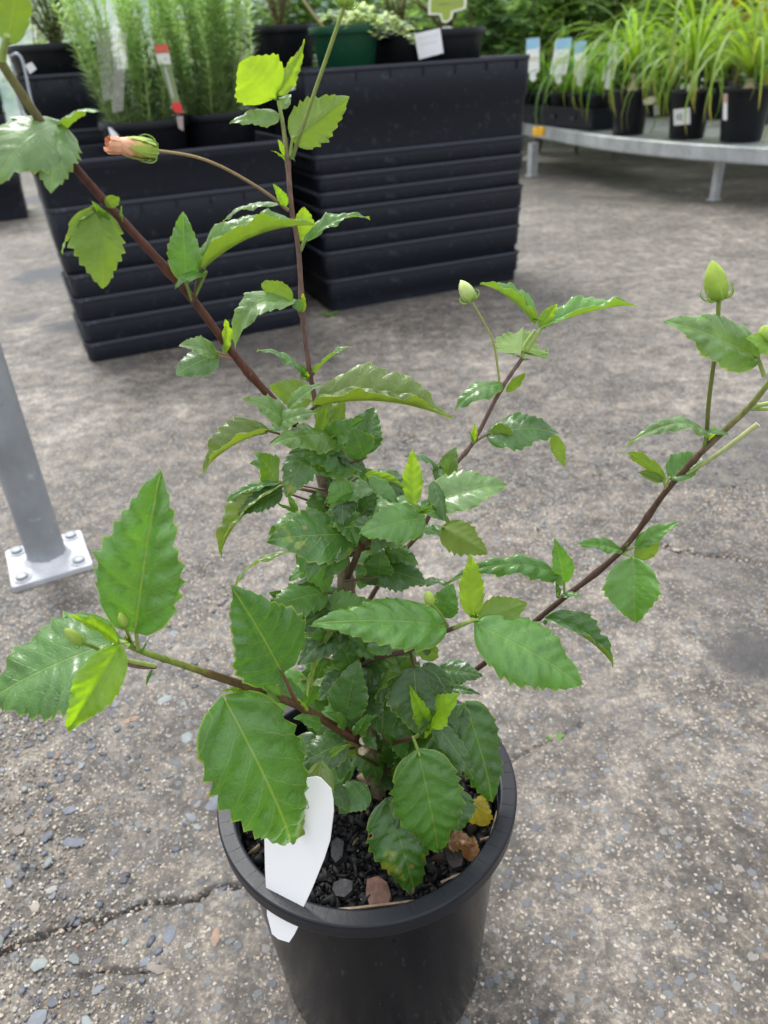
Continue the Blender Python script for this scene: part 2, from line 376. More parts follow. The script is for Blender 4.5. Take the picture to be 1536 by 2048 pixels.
M_stone = mat_vcol('aggregate_stone', rough=.6, var=.22, scale=90, spec=.4, bump=.2)
STONE_COLS = np.array([(.15, .165, .20), (.20, .22, .26), (.26, .285, .32), (.27, .31, .305), (.33, .37, .36), (.17, .165, .19), (.36, .31, .26), (.11, .115, .13), (.42, .40, .37), (.40, .27, .18)])
STONE_P = np.array([.2, .2, .13, .11, .07, .1, .06, .07, .03, .03])
def in_view(x, y, m=40):
    d = np.stack([x, y, np.full_like(x, -CAM_H)], 1); t = d@_F; px = 768+FPX*(d@_R)/t; py = 1024-FPX*(d@_U)/t
    return (px > -m) & (px < 1536+m) & (py < 2048+m) & (np.hypot(x+.03, y-.445) > .1)
def chips(n, rmin, rmax, xr, yr, cols, prob, flat, power=2.5, keep=None, zoff=0.0):
    """n angular chips bedded in the slab: arrays of vertices, faces, colours"""
    x = rng.uniform(*xr, n); y = rng.uniform(*yr, n)
    if keep is not None: k = keep(x, y); x, y = x[k], y[k]; n = len(x)
    r = rmin+(rmax-rmin)*rng.random(n)**power
    S = np.stack([r*rng.uniform(.75, 1.5, n), r*rng.uniform(.55, 1.0, n), r*flat*rng.uniform(.6, 1.1, n)], 1)
    a = rng.uniform(0, 2*np.pi, n); ca, sa = np.cos(a), np.sin(a)
    L = ICO_V[None]*S[:, None, :]*(1+rng.uniform(-.28, .28, (n, 12, 1)))
    V = np.stack([L[..., 0]*ca[:, None]-L[..., 1]*sa[:, None]+x[:, None], L[..., 0]*sa[:, None]+L[..., 1]*ca[:, None]+y[:, None], L[..., 2]+zoff], 2)
    ci = rng.choice(len(cols), n, p=prob); C = cols[ci]*rng.uniform(.38, .72, (n, 1))
    return V, C, n
def grains(name, n, rmin, rmax, xr, yr, cols, prob, parent, power=2.0, hgt=.5):
    x = rng.uniform(*xr, n); y = rng.uniform(*yr, n)
    # clustered: some patches of the slab have worn down to the grains, others are still smooth
    den = .55+.45*np.sin(x*9.1+2*np.sin(y*7.3))*np.sin(y*8.7+1.7*np.sin(x*6.1))
    k = in_view(x, y) & (rng.random(n) < .35+.65*den); x, y = x[k], y[k]; n = len(x)
    r = rmin+(rmax-rmin)*rng.random(n)**power; e = rng.uniform(.55, 1.0, n); a0 = rng.uniform(0, 6.28, n)
    a = np.linspace(0, 2*np.pi, 7)[:6][None]+rng.uniform(-.3, .3, (n, 6)); q = r[:, None]*rng.uniform(.75, 1.2, (n, 6))
    lx, ly = q*np.cos(a), q*np.sin(a)*e[:, None]; c, s_ = np.cos(a0)[:, None], np.sin(a0)[:, None]
    V = np.zeros((n, 7, 3)); V[:, :6, 0] = lx*c-ly*s_+x[:, None]; V[:, :6, 1] = lx*s_+ly*c+y[:, None]; V[:, :6, 2] = -.0034
    V[:, 6, 0] = x+r*.2*rng.normal(size=n); V[:, 6, 1] = y+r*.2*rng.normal(size=n); V[:, 6, 2] = -.0021+r*hgt*rng.uniform(.1, 1, n)
    f = np.array([(i, (i+1) % 6, 6) for i in range(6)]); Fc = (f[None]+(np.arange(n)*7)[:, None, None]).reshape(-1, 3)
    ci = rng.choice(len(cols), n, p=prob); C = np.repeat(cols[ci]*rng.uniform(.4, .9, (n, 1)), 7, 0)
    o = obj(name, fast_mesh(name, V.reshape(-1, 3), Fc, C, smooth=True), M_stone, parent); o['kind'] = 'stuff'; return o
def stuff_chips(name, *a, parent=None, mat=None, label=None, **k):
    V, C, n = chips(*a, **k)
    Fc = (np.array(ICO_F)[None]+(np.arange(n)*12)[:, None, None]).reshape(-1, 3)
    o = obj(name, fast_mesh(name, V.reshape(-1, 3), Fc, np.repeat(C, 12, 0)), mat or M_stone, parent); o['kind'] = 'stuff'
    return o
# the largest stones one by one, the fine grains as one mass
V, C, n = chips(700, .0038, .0105, (-.62, .72), (.25, 1.15), STONE_COLS, STONE_P/STONE_P.sum(), .10, 1.6, keep=in_view, zoff=-.0024)
size = np.ptp(V, axis=1).max(1); order = np.argsort(-size/np.maximum(.4, V[:, 0, 1]))[:280]
for i in order:
    mb = MB(); mb.add(V[i], ICO_F, C[i]); m = mb.mesh('stone', smooth=False)
    obj('stone', m, M_stone, ground)
rest = np.setdiff1d(np.arange(n), order)
GRAIN = np.array([(.52, .46, .37), (.44, .36, .27), (.60, .56, .48), (.34, .29, .23), (.46, .30, .20), (.24, .25, .27), (.66, .64, .58), (.17, .16, .15)])
GP = np.array([.22, .18, .14, .14, .06, .1, .04, .12])
grains('fine_aggregate', 150000, .0007, .0028, (-.75, .95), (.2, 1.35), GRAIN, GP/GP.sum(), ground, 2.6)
stuff_chips('small_stones', 3600, .002, .006, (-.75, .95), (.25, 1.7), STONE_COLS, STONE_P/STONE_P.sum(), .16, 2.2, keep=in_view, parent=ground, zoff=-.0022)

# a few weeds in the joints
M_fol = mat_foliage('soft_foliage')
def weed(px, py, r, label):
    o = onz(px, py, 0); w = thing('weed', label, 'weed', o, 'weeds in the joints of the slab')
    for k in range(7):
        mb = MB(); a = random.uniform(0, 6.28); L = r*random.uniform(.6, 1.1); d = np.array([math.cos(a), math.sin(a), random.uniform(.25, .7)])
        s = np.cross(d, [0, 0, 1]); s = unit(s)*L*.28; P = o+np.array([0, 0, -.002])
        mb.add([P, P+d*L*.5+s, P+d*L*.95+[0, 0, -L*.1], P+d*L*.5-s, P+d*L*.5+[0, 0, -L*.06]], [(0, 1, 4), (1, 2, 4), (2, 3, 4), (3, 0, 4)], (.12, .27, .04))
        part('leaf', mb, M_fol, w)
weed(1108, 1480, .014, 'tiny bright green weed in the crack to the right of the plant pot')
weed(661, 630, .035, 'small green weed at the foot of the gap between the crate stacks')

# ------------------------------------------------------------------ steel post with its base plate
M_galv = mat_galv('galvanised_steel', (.29, .31, .33), .5, .25)
M_plate = mat_galv('painted_base_plate', (.45, .46, .48), .5, .1, 14)
def build_post():
    c = np.array([-.640, 1.225, 0.]); t = thing('steel_post', 'round grey steel post with a square white base plate bolted to the concrete', 'post', c)
    A = rotz(math.radians(26)); s = .142
    mb = MB(); loops = []
    for z, e in ((-.004, 0), (.0085, 0), (.010, -.002)): loops.append([tuple(np.array(p)@A.T+c) for p in rect_loop(s+e, s+e, .007, z)])
    loft(mb, loops, True, True); part('base_plate', mb, M_plate, t, smooth=False)
    mb = MB(); lathe(mb, [(.0345, .006), (.0345, 2.6), (.0, 2.6)], 40, c); part('pole', mb, M_galv, t)
    mb = MB(); n = 40
    prof = [(.0342, .021), (.037, .0175), (.0395, .0135), (.043, .0102), (.0345, .0095)]
    V = []
    for r, z in prof:
        for k in range(n):
            a = 2*math.pi*k/n; w = 1+.035*math.sin(7*a)+.03*math.sin(13*a+1); V.append(c+[r*w*math.cos(a), r*w*math.sin(a), z])
    mb.add(V, [(i*n+k, i*n+(k+1) % n, (i+1)*n+(k+1) % n, (i+1)*n+k) for i in range(4) for k in range(n)]); part('weld_bead', mb, M_plate, t)
    for sx in (-1, 1):
        for sy in (-1, 1):
            b = c + A@np.array([sx*.050, sy*.050, 0])
            mb = MB(); lathe(mb, [(.0, .019), (.0085, .0195), (.0108, .018), (.0112, .0115)][::-1], 6 if False else 18, b); o = part('bolt', mb, M_galv, t)
            mb = MB(); lathe(mb, [(.0155, .0102), (.0155, .0122), (.0145, .0128), (.009, .0128)], 24, b); part('washer', mb, M_plate, o)
build_post()

# ------------------------------------------------------------------ black plastic
M_crate = mat_black_plastic('crate_plastic', (.013, .0155, .023), .40, (.075, .082, .098), .55)
M_crate_rim = mat_black_plastic('crate_rim_plastic', (.03, .034, .045), .32, (.12, .128, .145), .5)  # lighter than the body: edge highlights put into the rim colour
M_pot = mat_black_plastic('pot_plastic', (.007, .008, .011), .36, (.06, .055, .05), .25)
M_soil = mat_vcol('dark_soil', .9, .5, 70, .2, .5)
def crate(label, loc, ang, w, d, band, h, lip=.006, inset=.007, hollow=True):
    """one tapering crate: rolled lip, an upper band, then a narrower body; its rim is at z = 0 in its own frame"""
    t = thing('plastic_crate', label, 'crate', (0, 0, 0), 'stacked black plastic crates', local=True)
    t.location = loc; t.rotation_euler = (0, 0, ang)
    r = .03; mb = MB()
    L = [rect_loop(w-2*inset-.05*(h-band), d-2*inset-.05*(h-band), r, -h), rect_loop(w-2*inset, d-2*inset, r, -band-.006), rect_loop(w-.001, d-.001, r, -band), rect_loop(w+.002, d+.002, r, -.012)]
    if hollow: L += [rect_loop(w-.006, d-.006, r, -.004), rect_loop(w-2*inset-.008, d-2*inset-.008, r, -band-.004), rect_loop(w-2*inset-.008, d-2*inset-.008, r, -min(h-.004, band+.11))]
    loft(mb, L, True, True); part('body', mb, M_crate, t)
    mb = MB()
    loft(mb, [rect_loop(w+.0055, d+.0055, r, -.014), rect_loop(w+2*lip-.003, d+2*lip-.003, r+lip, -.013), rect_loop(w+2*lip, d+2*lip, r+lip, -.009), rect_loop(w+2*lip-.002, d+2*lip-.002, r+lip, -.003),
              rect_loop(w+lip, d+lip, r, 0), rect_loop(w-.004, d-.004, r, -.0005), rect_loop(w-.007, d-.007, r, -.006)])
    part('rim', mb, M_crate_rim, t)
    if band > .09:
        for k in range(7):
            mb = MB(); box(mb, (-w/2+w*(k+.5)/7, -d/2-.0035, -.026), (.004, .004, .024)); part('rib', mb, M_crate, t, smooth=False)
    return t
ORDER = ['topmost', 'second', 'third', 'fourth', 'fifth', 'sixth', 'seventh', 'eighth']
def stack(A, ang, w, d, rims, name, bulge=()):
    A = np.asarray(A, float); ex = np.array([math.cos(ang), math.sin(ang), 0]); ey = np.array([-ex[1], ex[0], 0])
    ctr = A+ex*w/2+ey*d/2
    for i, z in enumerate(rims):
        nxt = rims[i+1] if i+1 < len(rims) else 0
        first = i < len(bulge); last = i+1 == len(rims)
        band = (bulge[i] if first else min(z-nxt-.004, .07))
        h = min(z-.003, max(band+.05, (z-nxt)+.05)) if not last else z-.001
        j = np.array([random.uniform(-.004, .004), random.uniform(-.003, .003), 0])
        ww = w+((.036, .022)[i] if i < 2 else .006)-.005*(i % 2)-(.006 if last else 0)
        crate(f'{ORDER[i]} black crate of the {name}', ctr+j+[0, 0, z], ang+random.uniform(-.006, .006), ww, d, band, h, inset=.006)
    return ctr, ex, ey
SA = math.radians(21.0)
RS, rex, rey = stack((-.150, 2.742, 0), SA, .785, .46, [.757, .512, .452, .398, .347, .268, .208, .112], 'tall stack right of the rosemary, counted downward', bulge=(.118, .052))
LS, lex, ley = stack((-.895, 2.352, 0), math.radians(22.2), .715, .44, [.578, .458, .338, .270, .200, .130, .060], 'low stack under the rosemary, counted downward', bulge=(.03, .112, .06))
# a second stack behind, and one more whose rim shows between the rosemary and the green pot
bs = ony(45, 152, 3.0); BS, bex, bey = stack((bs[0]-.0, 2.98, 0), math.radians(21), .74, .46, [float(bs[2]), float(bs[2])-.17, float(bs[2])-.25, .35, .26], 'stack under the dry pot, counted downward', bulge=(.11, .06))
cs = ony(520, 140, 3.25); CS, cex, cey = stack((cs[0]-.06, 3.12, 0), math.radians(21), .46, .46, [float(cs[2])-.02, .5, .4, .3], 'narrow stack behind the rosemary, counted downward', bulge=(.11, .06))
ds = ony(36, 250, 5.2); stack((ds[0]-.60, 5.0, 0), math.radians(21), .56, .46, [.72, .58, .46, .36, .26], 'stack cut off by the left edge, counted downward', bulge=(.09, .06))

# ------------------------------------------------------------------ pots
def pot(label, base, rt, rb, h, mat=M_pot, soil=.03, group='black pots of the nursery', soilcol=(.05, .04, .03), lip=.006):
    t = thing('plant_pot', label, 'pot', base, group)
    mb = MB(); lathe(mb, [(rb*.97, 0), (rb, .004), (rt-.004, h-.022), (rt-.008, h-.012), (rt-.008, h-.02), (rb-.006, .012)][:3]+[(rt-.010, h-.022), (rb-.008, .02)], 40, base, caps=(1, 1)); part('body', mb, mat, t)
    mb = MB(); lathe(mb, [(rt-.004, h-.0225), (rt+lip-.001, h-.022), (rt+lip, h-.018), (rt+lip, h-.004), (rt+lip-.002, h), (rt-.005, h), (rt-.008, h-.003), (rt-.011, h-.026)], 40, base); part('rim', mb, mat, t)
    mb = MB(); V = []; n = 28
    V.append([base[0], base[1], base[2]+h-soil+.004])
    for rr in (.35, .7, 1):
        for k in range(n):
            a = 2*math.pi*k/n; V.append([base[0]+(rt-.010)*rr*math.cos(a), base[1]+(rt-.010)*rr*math.sin(a), base[2]+h-soil+random.uniform(-.004, .004)])
    Fc = [(0, 1+k, 1+(k+1) % n) for k in range(n)]+[(1+j*n+k, 1+(j+1)*n+k, 1+(j+1)*n+(k+1) % n, 1+j*n+(k+1) % n) for j in (0, 1) for k in range(n)]
    mb.add(V, Fc, soilcol); o = part('soil', mb, M_soil, t)
    return t
def seat(px, py, Y): return ony(px, py, Y)

# rosemary: two pots in the low stack
def rosemary(base, label, n, H, spread, lean=(0, 0)):
    t = thing('rosemary_plant', label, 'rosemary', base, 'rosemary plants in the low crate')
    V = []; Fc = []; C = []
    for k in range(n):
        a = random.uniform(0, 6.28); r = spread*math.sqrt(random.random())
        b = np.array(base)+[r*.55*math.cos(a), r*.55*math.sin(a), -.01]
        hh = H*random.uniform(.72, 1.08)
        top = b+np.array([r*.5*math.cos(a)+lean[0]*hh+random.uniform(-.02, .02), r*.5*math.sin(a)+lean[1]*hh, hh])
        mid = (b+top)/2+[random.uniform(-.025, .025), random.uniform(-.025, .025), 0]
        P = catmull([b, mid, top], 26)
        mb = MB(); g = np.linspace(0, 1, 26)[:, None]
        tube(mb, P[::2], np.linspace(.0034, .0016, 13), 5, (np.array([.34, .38, .18])*(1-g)+np.array([.42, .54, .24])*g)[::2]); part('stem', mb, M_fol, t)
        for s in np.linspace(.04, 1, int(64*hh/.45)):
            i = s*25; p = P[min(int(i), 25)]
            for q in range(5):
                aa = q*1.257+s*160+random.uniform(-.5, .5); L = random.uniform(.034, .056)*(1.2-.5*s)
                d = np.array([math.cos(aa), math.sin(aa), random.uniform(.0, .75) if s < .93 else random.uniform(1.2, 2.4)]); d /= np.linalg.norm(d)
                w = unit(np.cross(d, [0, 0, 1.]))*.0024
                k0 = len(V); V += [p-w*.6, p+w*.6, p+d*L*.55+w+[0, 0, .001], p+d*L*.55-w+[0, 0, .001], p+d*L+[0, 0, -.002]]
                Fc += [(k0, k0+1, k0+2), (k0, k0+2, k0+3), (k0+3, k0+2, k0+4)]
                base_c = np.array((.20, .30, .18))*(1-s)+np.array((.38, .52, .31))*s
                C += [base_c*random.uniform(.75, 1.3)]*5
    o = obj('needles', fast_mesh('needles', np.array(V)-np.array(base), Fc, C, smooth=True), M_fol, t); o['kind'] = 'stuff'
    return t
def inz(px, py, Y, drop): p = ony(px, py, Y); return np.array([p[0], p[1], p[2]-drop])
pA = inz(287, 238, 2.70, .17); pot('black pot of rosemary nearest the dry pot, in the low crate', pA, .132, .105, .17, soil=.02)
pB = inz(432, 222, 2.82, .17); pot('black pot of rosemary standing beside the tall crate stack', pB, .128, .105, .17, soil=.02)
rosemary(pA+[0, 0, .15], 'left rosemary bush with tall needle stems, clear sleeve in front', 30, .46, .175, (-.04, 0))
rosemary(pB+[0, 0, .15], 'right rosemary bush with tall needle stems behind the red tag', 30, .46, .17, (.03, 0))
# dry pot at the back left, green pot, and the black pots around them
pC = inz(112, 88, 3.22, .2); pot('dry black pot on the crate at the back left', pC, .17, .13, .2, soil=.006, soilcol=(.10, .075, .055))
M_green = mat_black_plastic('green_pot_plastic', (.006, .055, .026), .4, (.05, .12, .08), .3)
pG = inz(688, 52, 2.98, .155); pot('green plastic pot with a trailing silver plant on the tall crates', pG, .112, .088, .155, M_green, soil=.012, group='pots on the tall crates')
pD = inz(560, 52, 3.3, .18); pot('black pot left of the green pot, behind the rosemary', pD, .125, .10, .18, soil=.008, group='pots on the tall crates')
pE = inz(800, 62, 3.18, .17); pot('black pot behind the silver trailing plant', pE, .12, .10, .17, soil=.01, group='pots on the tall crates')
pF = inz(895, 58, 3.12, .17); pot('black pot carrying a white square label on the tall crates', pF, .125, .10, .17, soil=.01, group='pots on the tall crates')

M_print = mat_vcol('printed_card', .45, .05, 30, .4)
M_clear = NT('clear_sleeve'); _c = M_clear
M_clear = _c.done(_c.n('MixShader', {0: .16, 1: _c.n('BsdfTransparent').outputs[0], 2: _c.pbr(color=(.62, .60, .58), rough=.25)}).outputs[0])
def card(name, label, cat, pts, depthY, cols=None, thick=.0012, group=None, mat=None, n=None, p0=None, bands=None):
    """flat printed card of real thickness standing upright at distance Y; bands = [(fraction from the top, colour)] as printed stripes"""
    if p0 is None: p0 = ony(pts[0][0], pts[0][1], depthY); n = np.array([0, -1, .12])
    n = unit(n)
    if np.dot(n, CAM-np.asarray(p0)) < 0: n = -n
    P = [onplane(x, y, p0, n) for x, y in pts]; c = np.mean(P, 0)
    t = thing(name, label, cat, c, group)
    mb = MB(); k = len(P); mb.add([p for p in P]+[p-n*thick for p in P], [tuple(range(k)), tuple(range(2*k-1, k-1, -1))]+[(i, i+k, (i+1) % k+k, (i+1) % k) for i in range(k)], cols or (.78, .78, .76))
    o = part('card', mb, mat or M_print, t, smooth=False)
    if bands:
        for q, colr in bands:
            mb = MB(); Q = [onplane(x, y, np.asarray(p0)+n*.0006, n) for x, y in q]; mb.add(Q, [tuple(range(len(Q)))], colr); part('print', mb, M_print, t, smooth=False)
    return t, P, n
card('plant_tag', 'tall red and white stake tag standing between the rosemary pots', 'tag', [(309, 90), (335, 88), (342, 130), (356, 190), (366, 226), (348, 224), (336, 180), (318, 130)], 2.62, cols=(.16, .22, .08),
     bands=[([(309, 90), (335, 88), (338, 105), (311, 107)], (.60, .10, .07)), ([(311, 107.5), (338, 105.5), (342, 128), (317, 129)], (.62, .62, .60)), ([(328, 135), (333, 135), (349, 196), (344, 196)], (.34, .36, .34)), ([(343, 205), (361, 204), (366, 226), (348, 224)], (.60, .03, .03))])
card('tag_stake', 'grey stake tip below the red rosemary tag, against the pots', 'stake', [(352, 232), (366, 232), (367, 262), (357, 256)], 2.55, cols=(.30, .24, .22))
card('plant_sleeve', 'clear plastic sleeve at the left edge of the left rosemary', 'sleeve', [(188, 60), (222, 58), (224, 198), (206, 202)], 2.60, mat=M_clear, thick=.0008, group='clear sleeves round the rosemary')
card('plant_sleeve', 'clear plastic sleeve in front of the left rosemary stems', 'sleeve', [(226, 66), (254, 66), (246, 222), (224, 226)], 2.57, mat=M_clear, thick=.0008, group='clear sleeves round the rosemary')
card('price_label', 'small white label on the rim of the back left crate', 'label', [(50, 130), (63, 124), (73, 138), (60, 148)], 2.94, cols=(.7, .7, .7))
card('price_label', 'white label corner sticking up behind the salmon bud', 'label', [(216, 254), (222, 256), (238, 272), (222, 276)], 2.50, cols=(.75, .78, .82))
card('price_label', 'square white label tied to the black pot on the tall crates', 'label', [(828, 68), (880, 56), (887, 106), (838, 119)], 2.965, cols=(.72, .72, .74), bands=[([(836, 75), (873, 66), (876, 70), (838, 80)], (.66, .66, .69)), ([(838, 88), (874, 80), (875, 83), (839, 92)], (.66, .66, .69))])
card('plant_tag', 'lime green hanging tag with a tab at the top of the tall crates', 'tag', [(858, -40), (936, -40), (932, 18), (907, 25), (904, 38), (893, 46), (884, 44), (880, 30), (856, 30)], 2.99, cols=(.62, .66, .5),
     bands=[([(863, -38), (930, -38), (927, 14), (902, 21), (899, 36), (893, 41), (886, 39), (884, 26), (862, 25)], (.27, .36, .05)), ([(868, 8), (926, 4), (926, 7), (868, 11)], (.55, .6, .3))])
card('price_label', 'small white tab folded under the lime green tag', 'label', [(884, 54), (900, 52), (906, 56), (894, 66), (886, 64)], 3.0, cols=(.7, .7, .7))
card('price_label', 'pale grey label in the gap left of the tall crates', 'label', [(583, 160), (588, 150), (590, 178), (580, 182)], 2.72, cols=(.55, .58, .62))

# small leafy plants (crowns of many leaf faces round a few stems)
def leafy(name, label, cat, base, H, R, nst, nl, lw, ll, col, col2, group=None, droop=.0, upright=.6, stemcol=(.16, .14, .07), start=.15, kind=None):
    t = thing(name, label, cat, base, group)
    V = []; Fc = []; C = []; per = nl//nst
    for k in range(nst):
        a = 6.283*k/nst+random.uniform(-.5, .5); rr = R*random.uniform(.35, 1)
        top = np.array(base)+[rr*math.cos(a), rr*math.sin(a), H*random.uniform(.65, 1.05)-droop*rr]
        mid = np.array(base)*.5+top*.5+[random.uniform(-.1, .1)*R, random.uniform(-.1, .1)*R, H*.12]
        P = catmull([np.array(base)-[0, 0, .01], mid, top], 12)
        mb = MB(); tube(mb, P, np.linspace(.004, .0015, 12)*(1+H), 5, stemcol); part('stem', mb, M_fol, t)
        for q in range(per):
            s = random.uniform(start, 1); p = P[int(s*11)]+rng.normal(0, R*.06, 3)
            aa = random.uniform(0, 6.28); d = unit([math.cos(aa), math.sin(aa), random.uniform(-.3, upright)])
            L = ll*random.uniform(.6, 1.2); w = unit(np.cross(d, [random.uniform(-.3, .3), random.uniform(-.3, .3), 1]))*lw*.5*random.uniform(.7, 1.2)
            k0 = len(V); up = np.array([0, 0, L*.12])
            V += [p, p+d*L*.3+w*.85, p+d*L*.65+w*.8-up*.3, p+d*L-up, p+d*L*.65-w*.8-up*.3, p+d*L*.3-w*.85, p+d*L*.45+up*-.6]
            Fc += [(k0, k0+1, k0+6), (k0+1, k0+2, k0+6), (k0+2, k0+3, k0+6), (k0+3, k0+4, k0+6), (k0+4, k0+5, k0+6), (k0+5, k0, k0+6)]
            m = random.random(); C += [(np.array(col)*(1-m)+np.array(col2)*m)*random.uniform(.8, 1.2)]*7
    o = obj('foliage', fast_mesh('foliage', np.array(V)-np.array(base), Fc, C, smooth=True), M_fol, t); o['kind'] = 'stuff'
    return t
SIL = ((.33, .42, .36), (.50, .58, .50))
leafy('silver_plant', 'silver leaved plant spilling over the front of the green pot', 'plant', pG+[.05, -.02, .15], .10, .14, 9, 420, .016, .026, *SIL, droop=.55, upright=.8)
sp = ony(775, 78, 2.93); leafy('silver_plant', 'silver trailing sprig hanging over the rim beside the square label', 'plant', sp+[0, .02, .075], .0, .12, 8, 260, .016, .022, *SIL, droop=.9)
leafy('dry_plant', 'sparse dry looking plant in the pot left of the green pot', 'plant', pD+[0, 0, .17], .22, .13, 9, 360, .006, .03, (.15, .13, .07), (.10, .14, .07))
leafy('bronze_plant', 'low bronze green plant in the pot with the square label', 'plant', pF+[0, 0, .155], .16, .13, 9, 420, .008, .03, (.14, .13, .06), (.09, .15, .07))
leafy('grey_shrub', 'grey green plant behind the silver trailing plant', 'plant', pE+[0, 0, .155], .22, .13, 9, 420, .009, .032, (.14, .18, .11), (.30, .35, .26))
leafy('thin_herb', 'thin pale herb growing in the dry pot at the back left', 'herb', pC+[0, 0, .19], .30, .19, 13, 1500, .009, .04, (.16, .24, .14), (.34, .42, .30))
def cane(P, r, label):
    P = [np.array(p) for p in P]; t = thing('bare_stem', label, 'stem', P[0]); mb = MB(); tube(mb, catmull(P, 14), r, 7, (.34, .31, .22)); part('stem', mb, M_fol, t)
cane([ony(652, 60, 3.0), ony(628, 30, 3.0), ony(600, -10, 3.02)], .005, 'bare curved cane leaning out of the green pot')
# black handle loop of the crate at the far left
def handle():
    p = ony(30, 118, 2.86); t = thing('wire_handle', 'grey wire handle hanging on the left side of the back crates', 'handle', p)
    mb = MB(); tube(mb, catmull([ony(22, 112, 2.86), ony(34, 108, 2.85), ony(46, 125, 2.84), ony(60, 190, 2.80), ony(75, 262, 2.76)], 24), .0045, 7, (.30, .33, .37)); part('loop', mb, M_print, t)
    mb = MB(); tube(mb, catmull([ony(24, 128, 2.86), ony(34, 190, 2.82), ony(56, 270, 2.78)], 24), .004, 7, (.26, .29, .33)); part('strut', mb, M_print, t)
handle()

# ------------------------------------------------------------------ curved display bench
BZ = .285
M_bench = mat_galv('bench_steel', (.46, .48, .49), .42, .45, 8)
def bench():
    pts = [onz(x, y, BZ) for x, y in ((1052, 247), (1105, 256), (1180, 268), (1260, 277), (1350, 285), (1440, 291), (1536, 296), (1660, 300), (1800, 300))]
    P = catmull(pts, 60); L = pts[0]
    t = thing('display_bench', 'low curved galvanised steel display bench carrying rows of pots', 'bench', (L[0], L[1], 0), None)
    T = np.gradient(P, axis=0); T /= np.linalg.norm(T, axis=1, keepdims=True); Nn = np.stack([-T[:, 1], T[:, 0], 0*T[:, 0]], 1)
    if Nn[30] @ (P[30]-CAM) < 0: Nn = -Nn                      # inward, away from the camera
    def strip(prof):
        mb = MB(); n = len(prof); V = [P[i]+Nn[i]*a+[0, 0, b] for i in range(60) for a, b in prof]
        Fc = [(i*n+k, i*n+(k+1) % n, (i+1)*n+(k+1) % n, (i+1)*n+k) for i in range(59) for k in range(n)]
        Fc += [tuple(range(n))[::-1], tuple(59*n+k for k in range(n))]
        return mb.add(V, Fc)
    part('rail', strip([(0, 0), (.035, 0), (.035, -.006), (.006, -.006), (.006, -.075), (.0, -.078), (-.004, -.07), (-.004, -.004)]), M_bench, t, smooth=False)
    # side rail running back from the left end
    mb = MB(); s = unit(P[0]+Nn[0]*2-P[0]); mid = P[0]+s*1.6
    A = rotz(math.atan2(s[1], s[0])); box(mb, mid+[0, 0, -.040], (3.2, .03, .07), A); part('side_rail', mb, M_bench, t, smooth=False)
    # mesh top: bars from the rail to the back
    mb = MB()
    V = []; Fc = []
    for i in range(0, 60):
        a, b = P[i]+Nn[i]*.036, P[i]+Nn[i]*2.4
        w = T[i]*.010
        for z in (-.003, -.010): V += [a-w+[0, 0, z], a+w+[0, 0, z], b+w+[0, 0, z], b-w+[0, 0, z]]
        k = len(V)-8; Fc += [(k, k+1, k+2, k+3), (k+4, k+7, k+6, k+5), (k, k+4, k+5, k+1), (k+2, k+6, k+7, k+3), (k, k+3, k+7, k+4), (k+1, k+5, k+6, k+2)]
    mb.add(V, Fc); o = part('mesh_bars', mb, M_bench, t, smooth=False)
    mb = MB()
    for r in np.arange(.10, 2.4, .16):
        tube(mb, [P[i]+Nn[i]*r+[0, 0, -.016] for i in range(0, 60, 3)], .005, 5)
    part('mesh_wires', mb, M_bench, t)
    def leg(g, top, w=.042):
        mb = MB(); box(mb, ((g[0]+top[0])/2, (g[1]+top[1])/2, top[2]/2), (w, w*.8, top[2]), rotz(.5)); l = part('leg', mb, M_bench, t, smooth=False)
        mb = MB(); box(mb, (g[0], g[1], .003), (w*1.5, w*1.3, .006), rotz(.5)); part('foot', mb, M_bench, l, smooth=False)
    g = onz(1428, 400, 0); leg(g, (g[0], g[1], BZ-.006))
    g = onz(1064, 352, 0); leg(g, (g[0], g[1], BZ-.078), .055)
    for i in (22, 48): q = P[i]+Nn[i]*1.6; leg((q[0], q[1], 0), (q[0], q[1], BZ-.012))
    q = P[0]+s*3.0; leg((q[0], q[1], 0), (q[0], q[1], BZ-.075))
    return P, Nn, t
BP, BN, BENCH = bench()
# yellow clip on the rail
c = onz(1078, 261, BZ); t = thing('rail_clip', 'yellow plastic clip on the left end of the bench rail', 'clip', c)
mb = MB(); loft(mb, [[tuple(np.array(p)@rotz(-.5).T+c) for p in rect_loop(.078+e, .05+e, .016, z)] for z, e in ((-.03, 0), (.012, 0), (.020, -.008), (.022, -.03))], True, True, (.80, .42, .02)); part('body', mb, M_print, t)

def bpos(px, py): return onz(px, py, BZ)
bp = []
for px, py, r, h, lab in ((1268, 272, .108, .235, 'black pot with a cream tag on its rim, first ponytail palm on the bench'),
                          (1388, 280, .112, .235, 'black pot with a square white label, second ponytail palm on the bench'),
                          (1500, 286, .125, .25, 'black pot beside the hanging pink tag, near the right edge on the bench')):
    q = bpos(px, py)+np.array([0, .12, .001]); bp.append(q); pot(lab, q, r, r*.82, h, soil=.012, group='pots on the curved bench', soilcol=(.22, .18, .14))
# back pots of the bench
back = []
for k, (px, py, r, h) in enumerate(((1330, 235, .10, .22), (1440, 240, .10, .22), (1545, 250, .11, .23), (1250, 222, .10, .22), (1120, 205, .10, .2), (1180, 215, .10, .2), (1050, 198, .10, .2))):
    q = bpos(px, py)+np.array([0, .12, .001]); back.append(q)
    pot(['black pot in the second bench row behind the first palm', 'black pot in the second bench row behind the square label', 'black pot in the second bench row at the right edge', 'black pot in the second bench row left of the first palm', 'black pot in the second bench row behind the blue tags',
         'black pot in the second bench row right of the blue tags', 'black pot in the second bench row nearest the crates'][k], q, r, r*.84, h, soil=.015, group='pots on the curved bench')

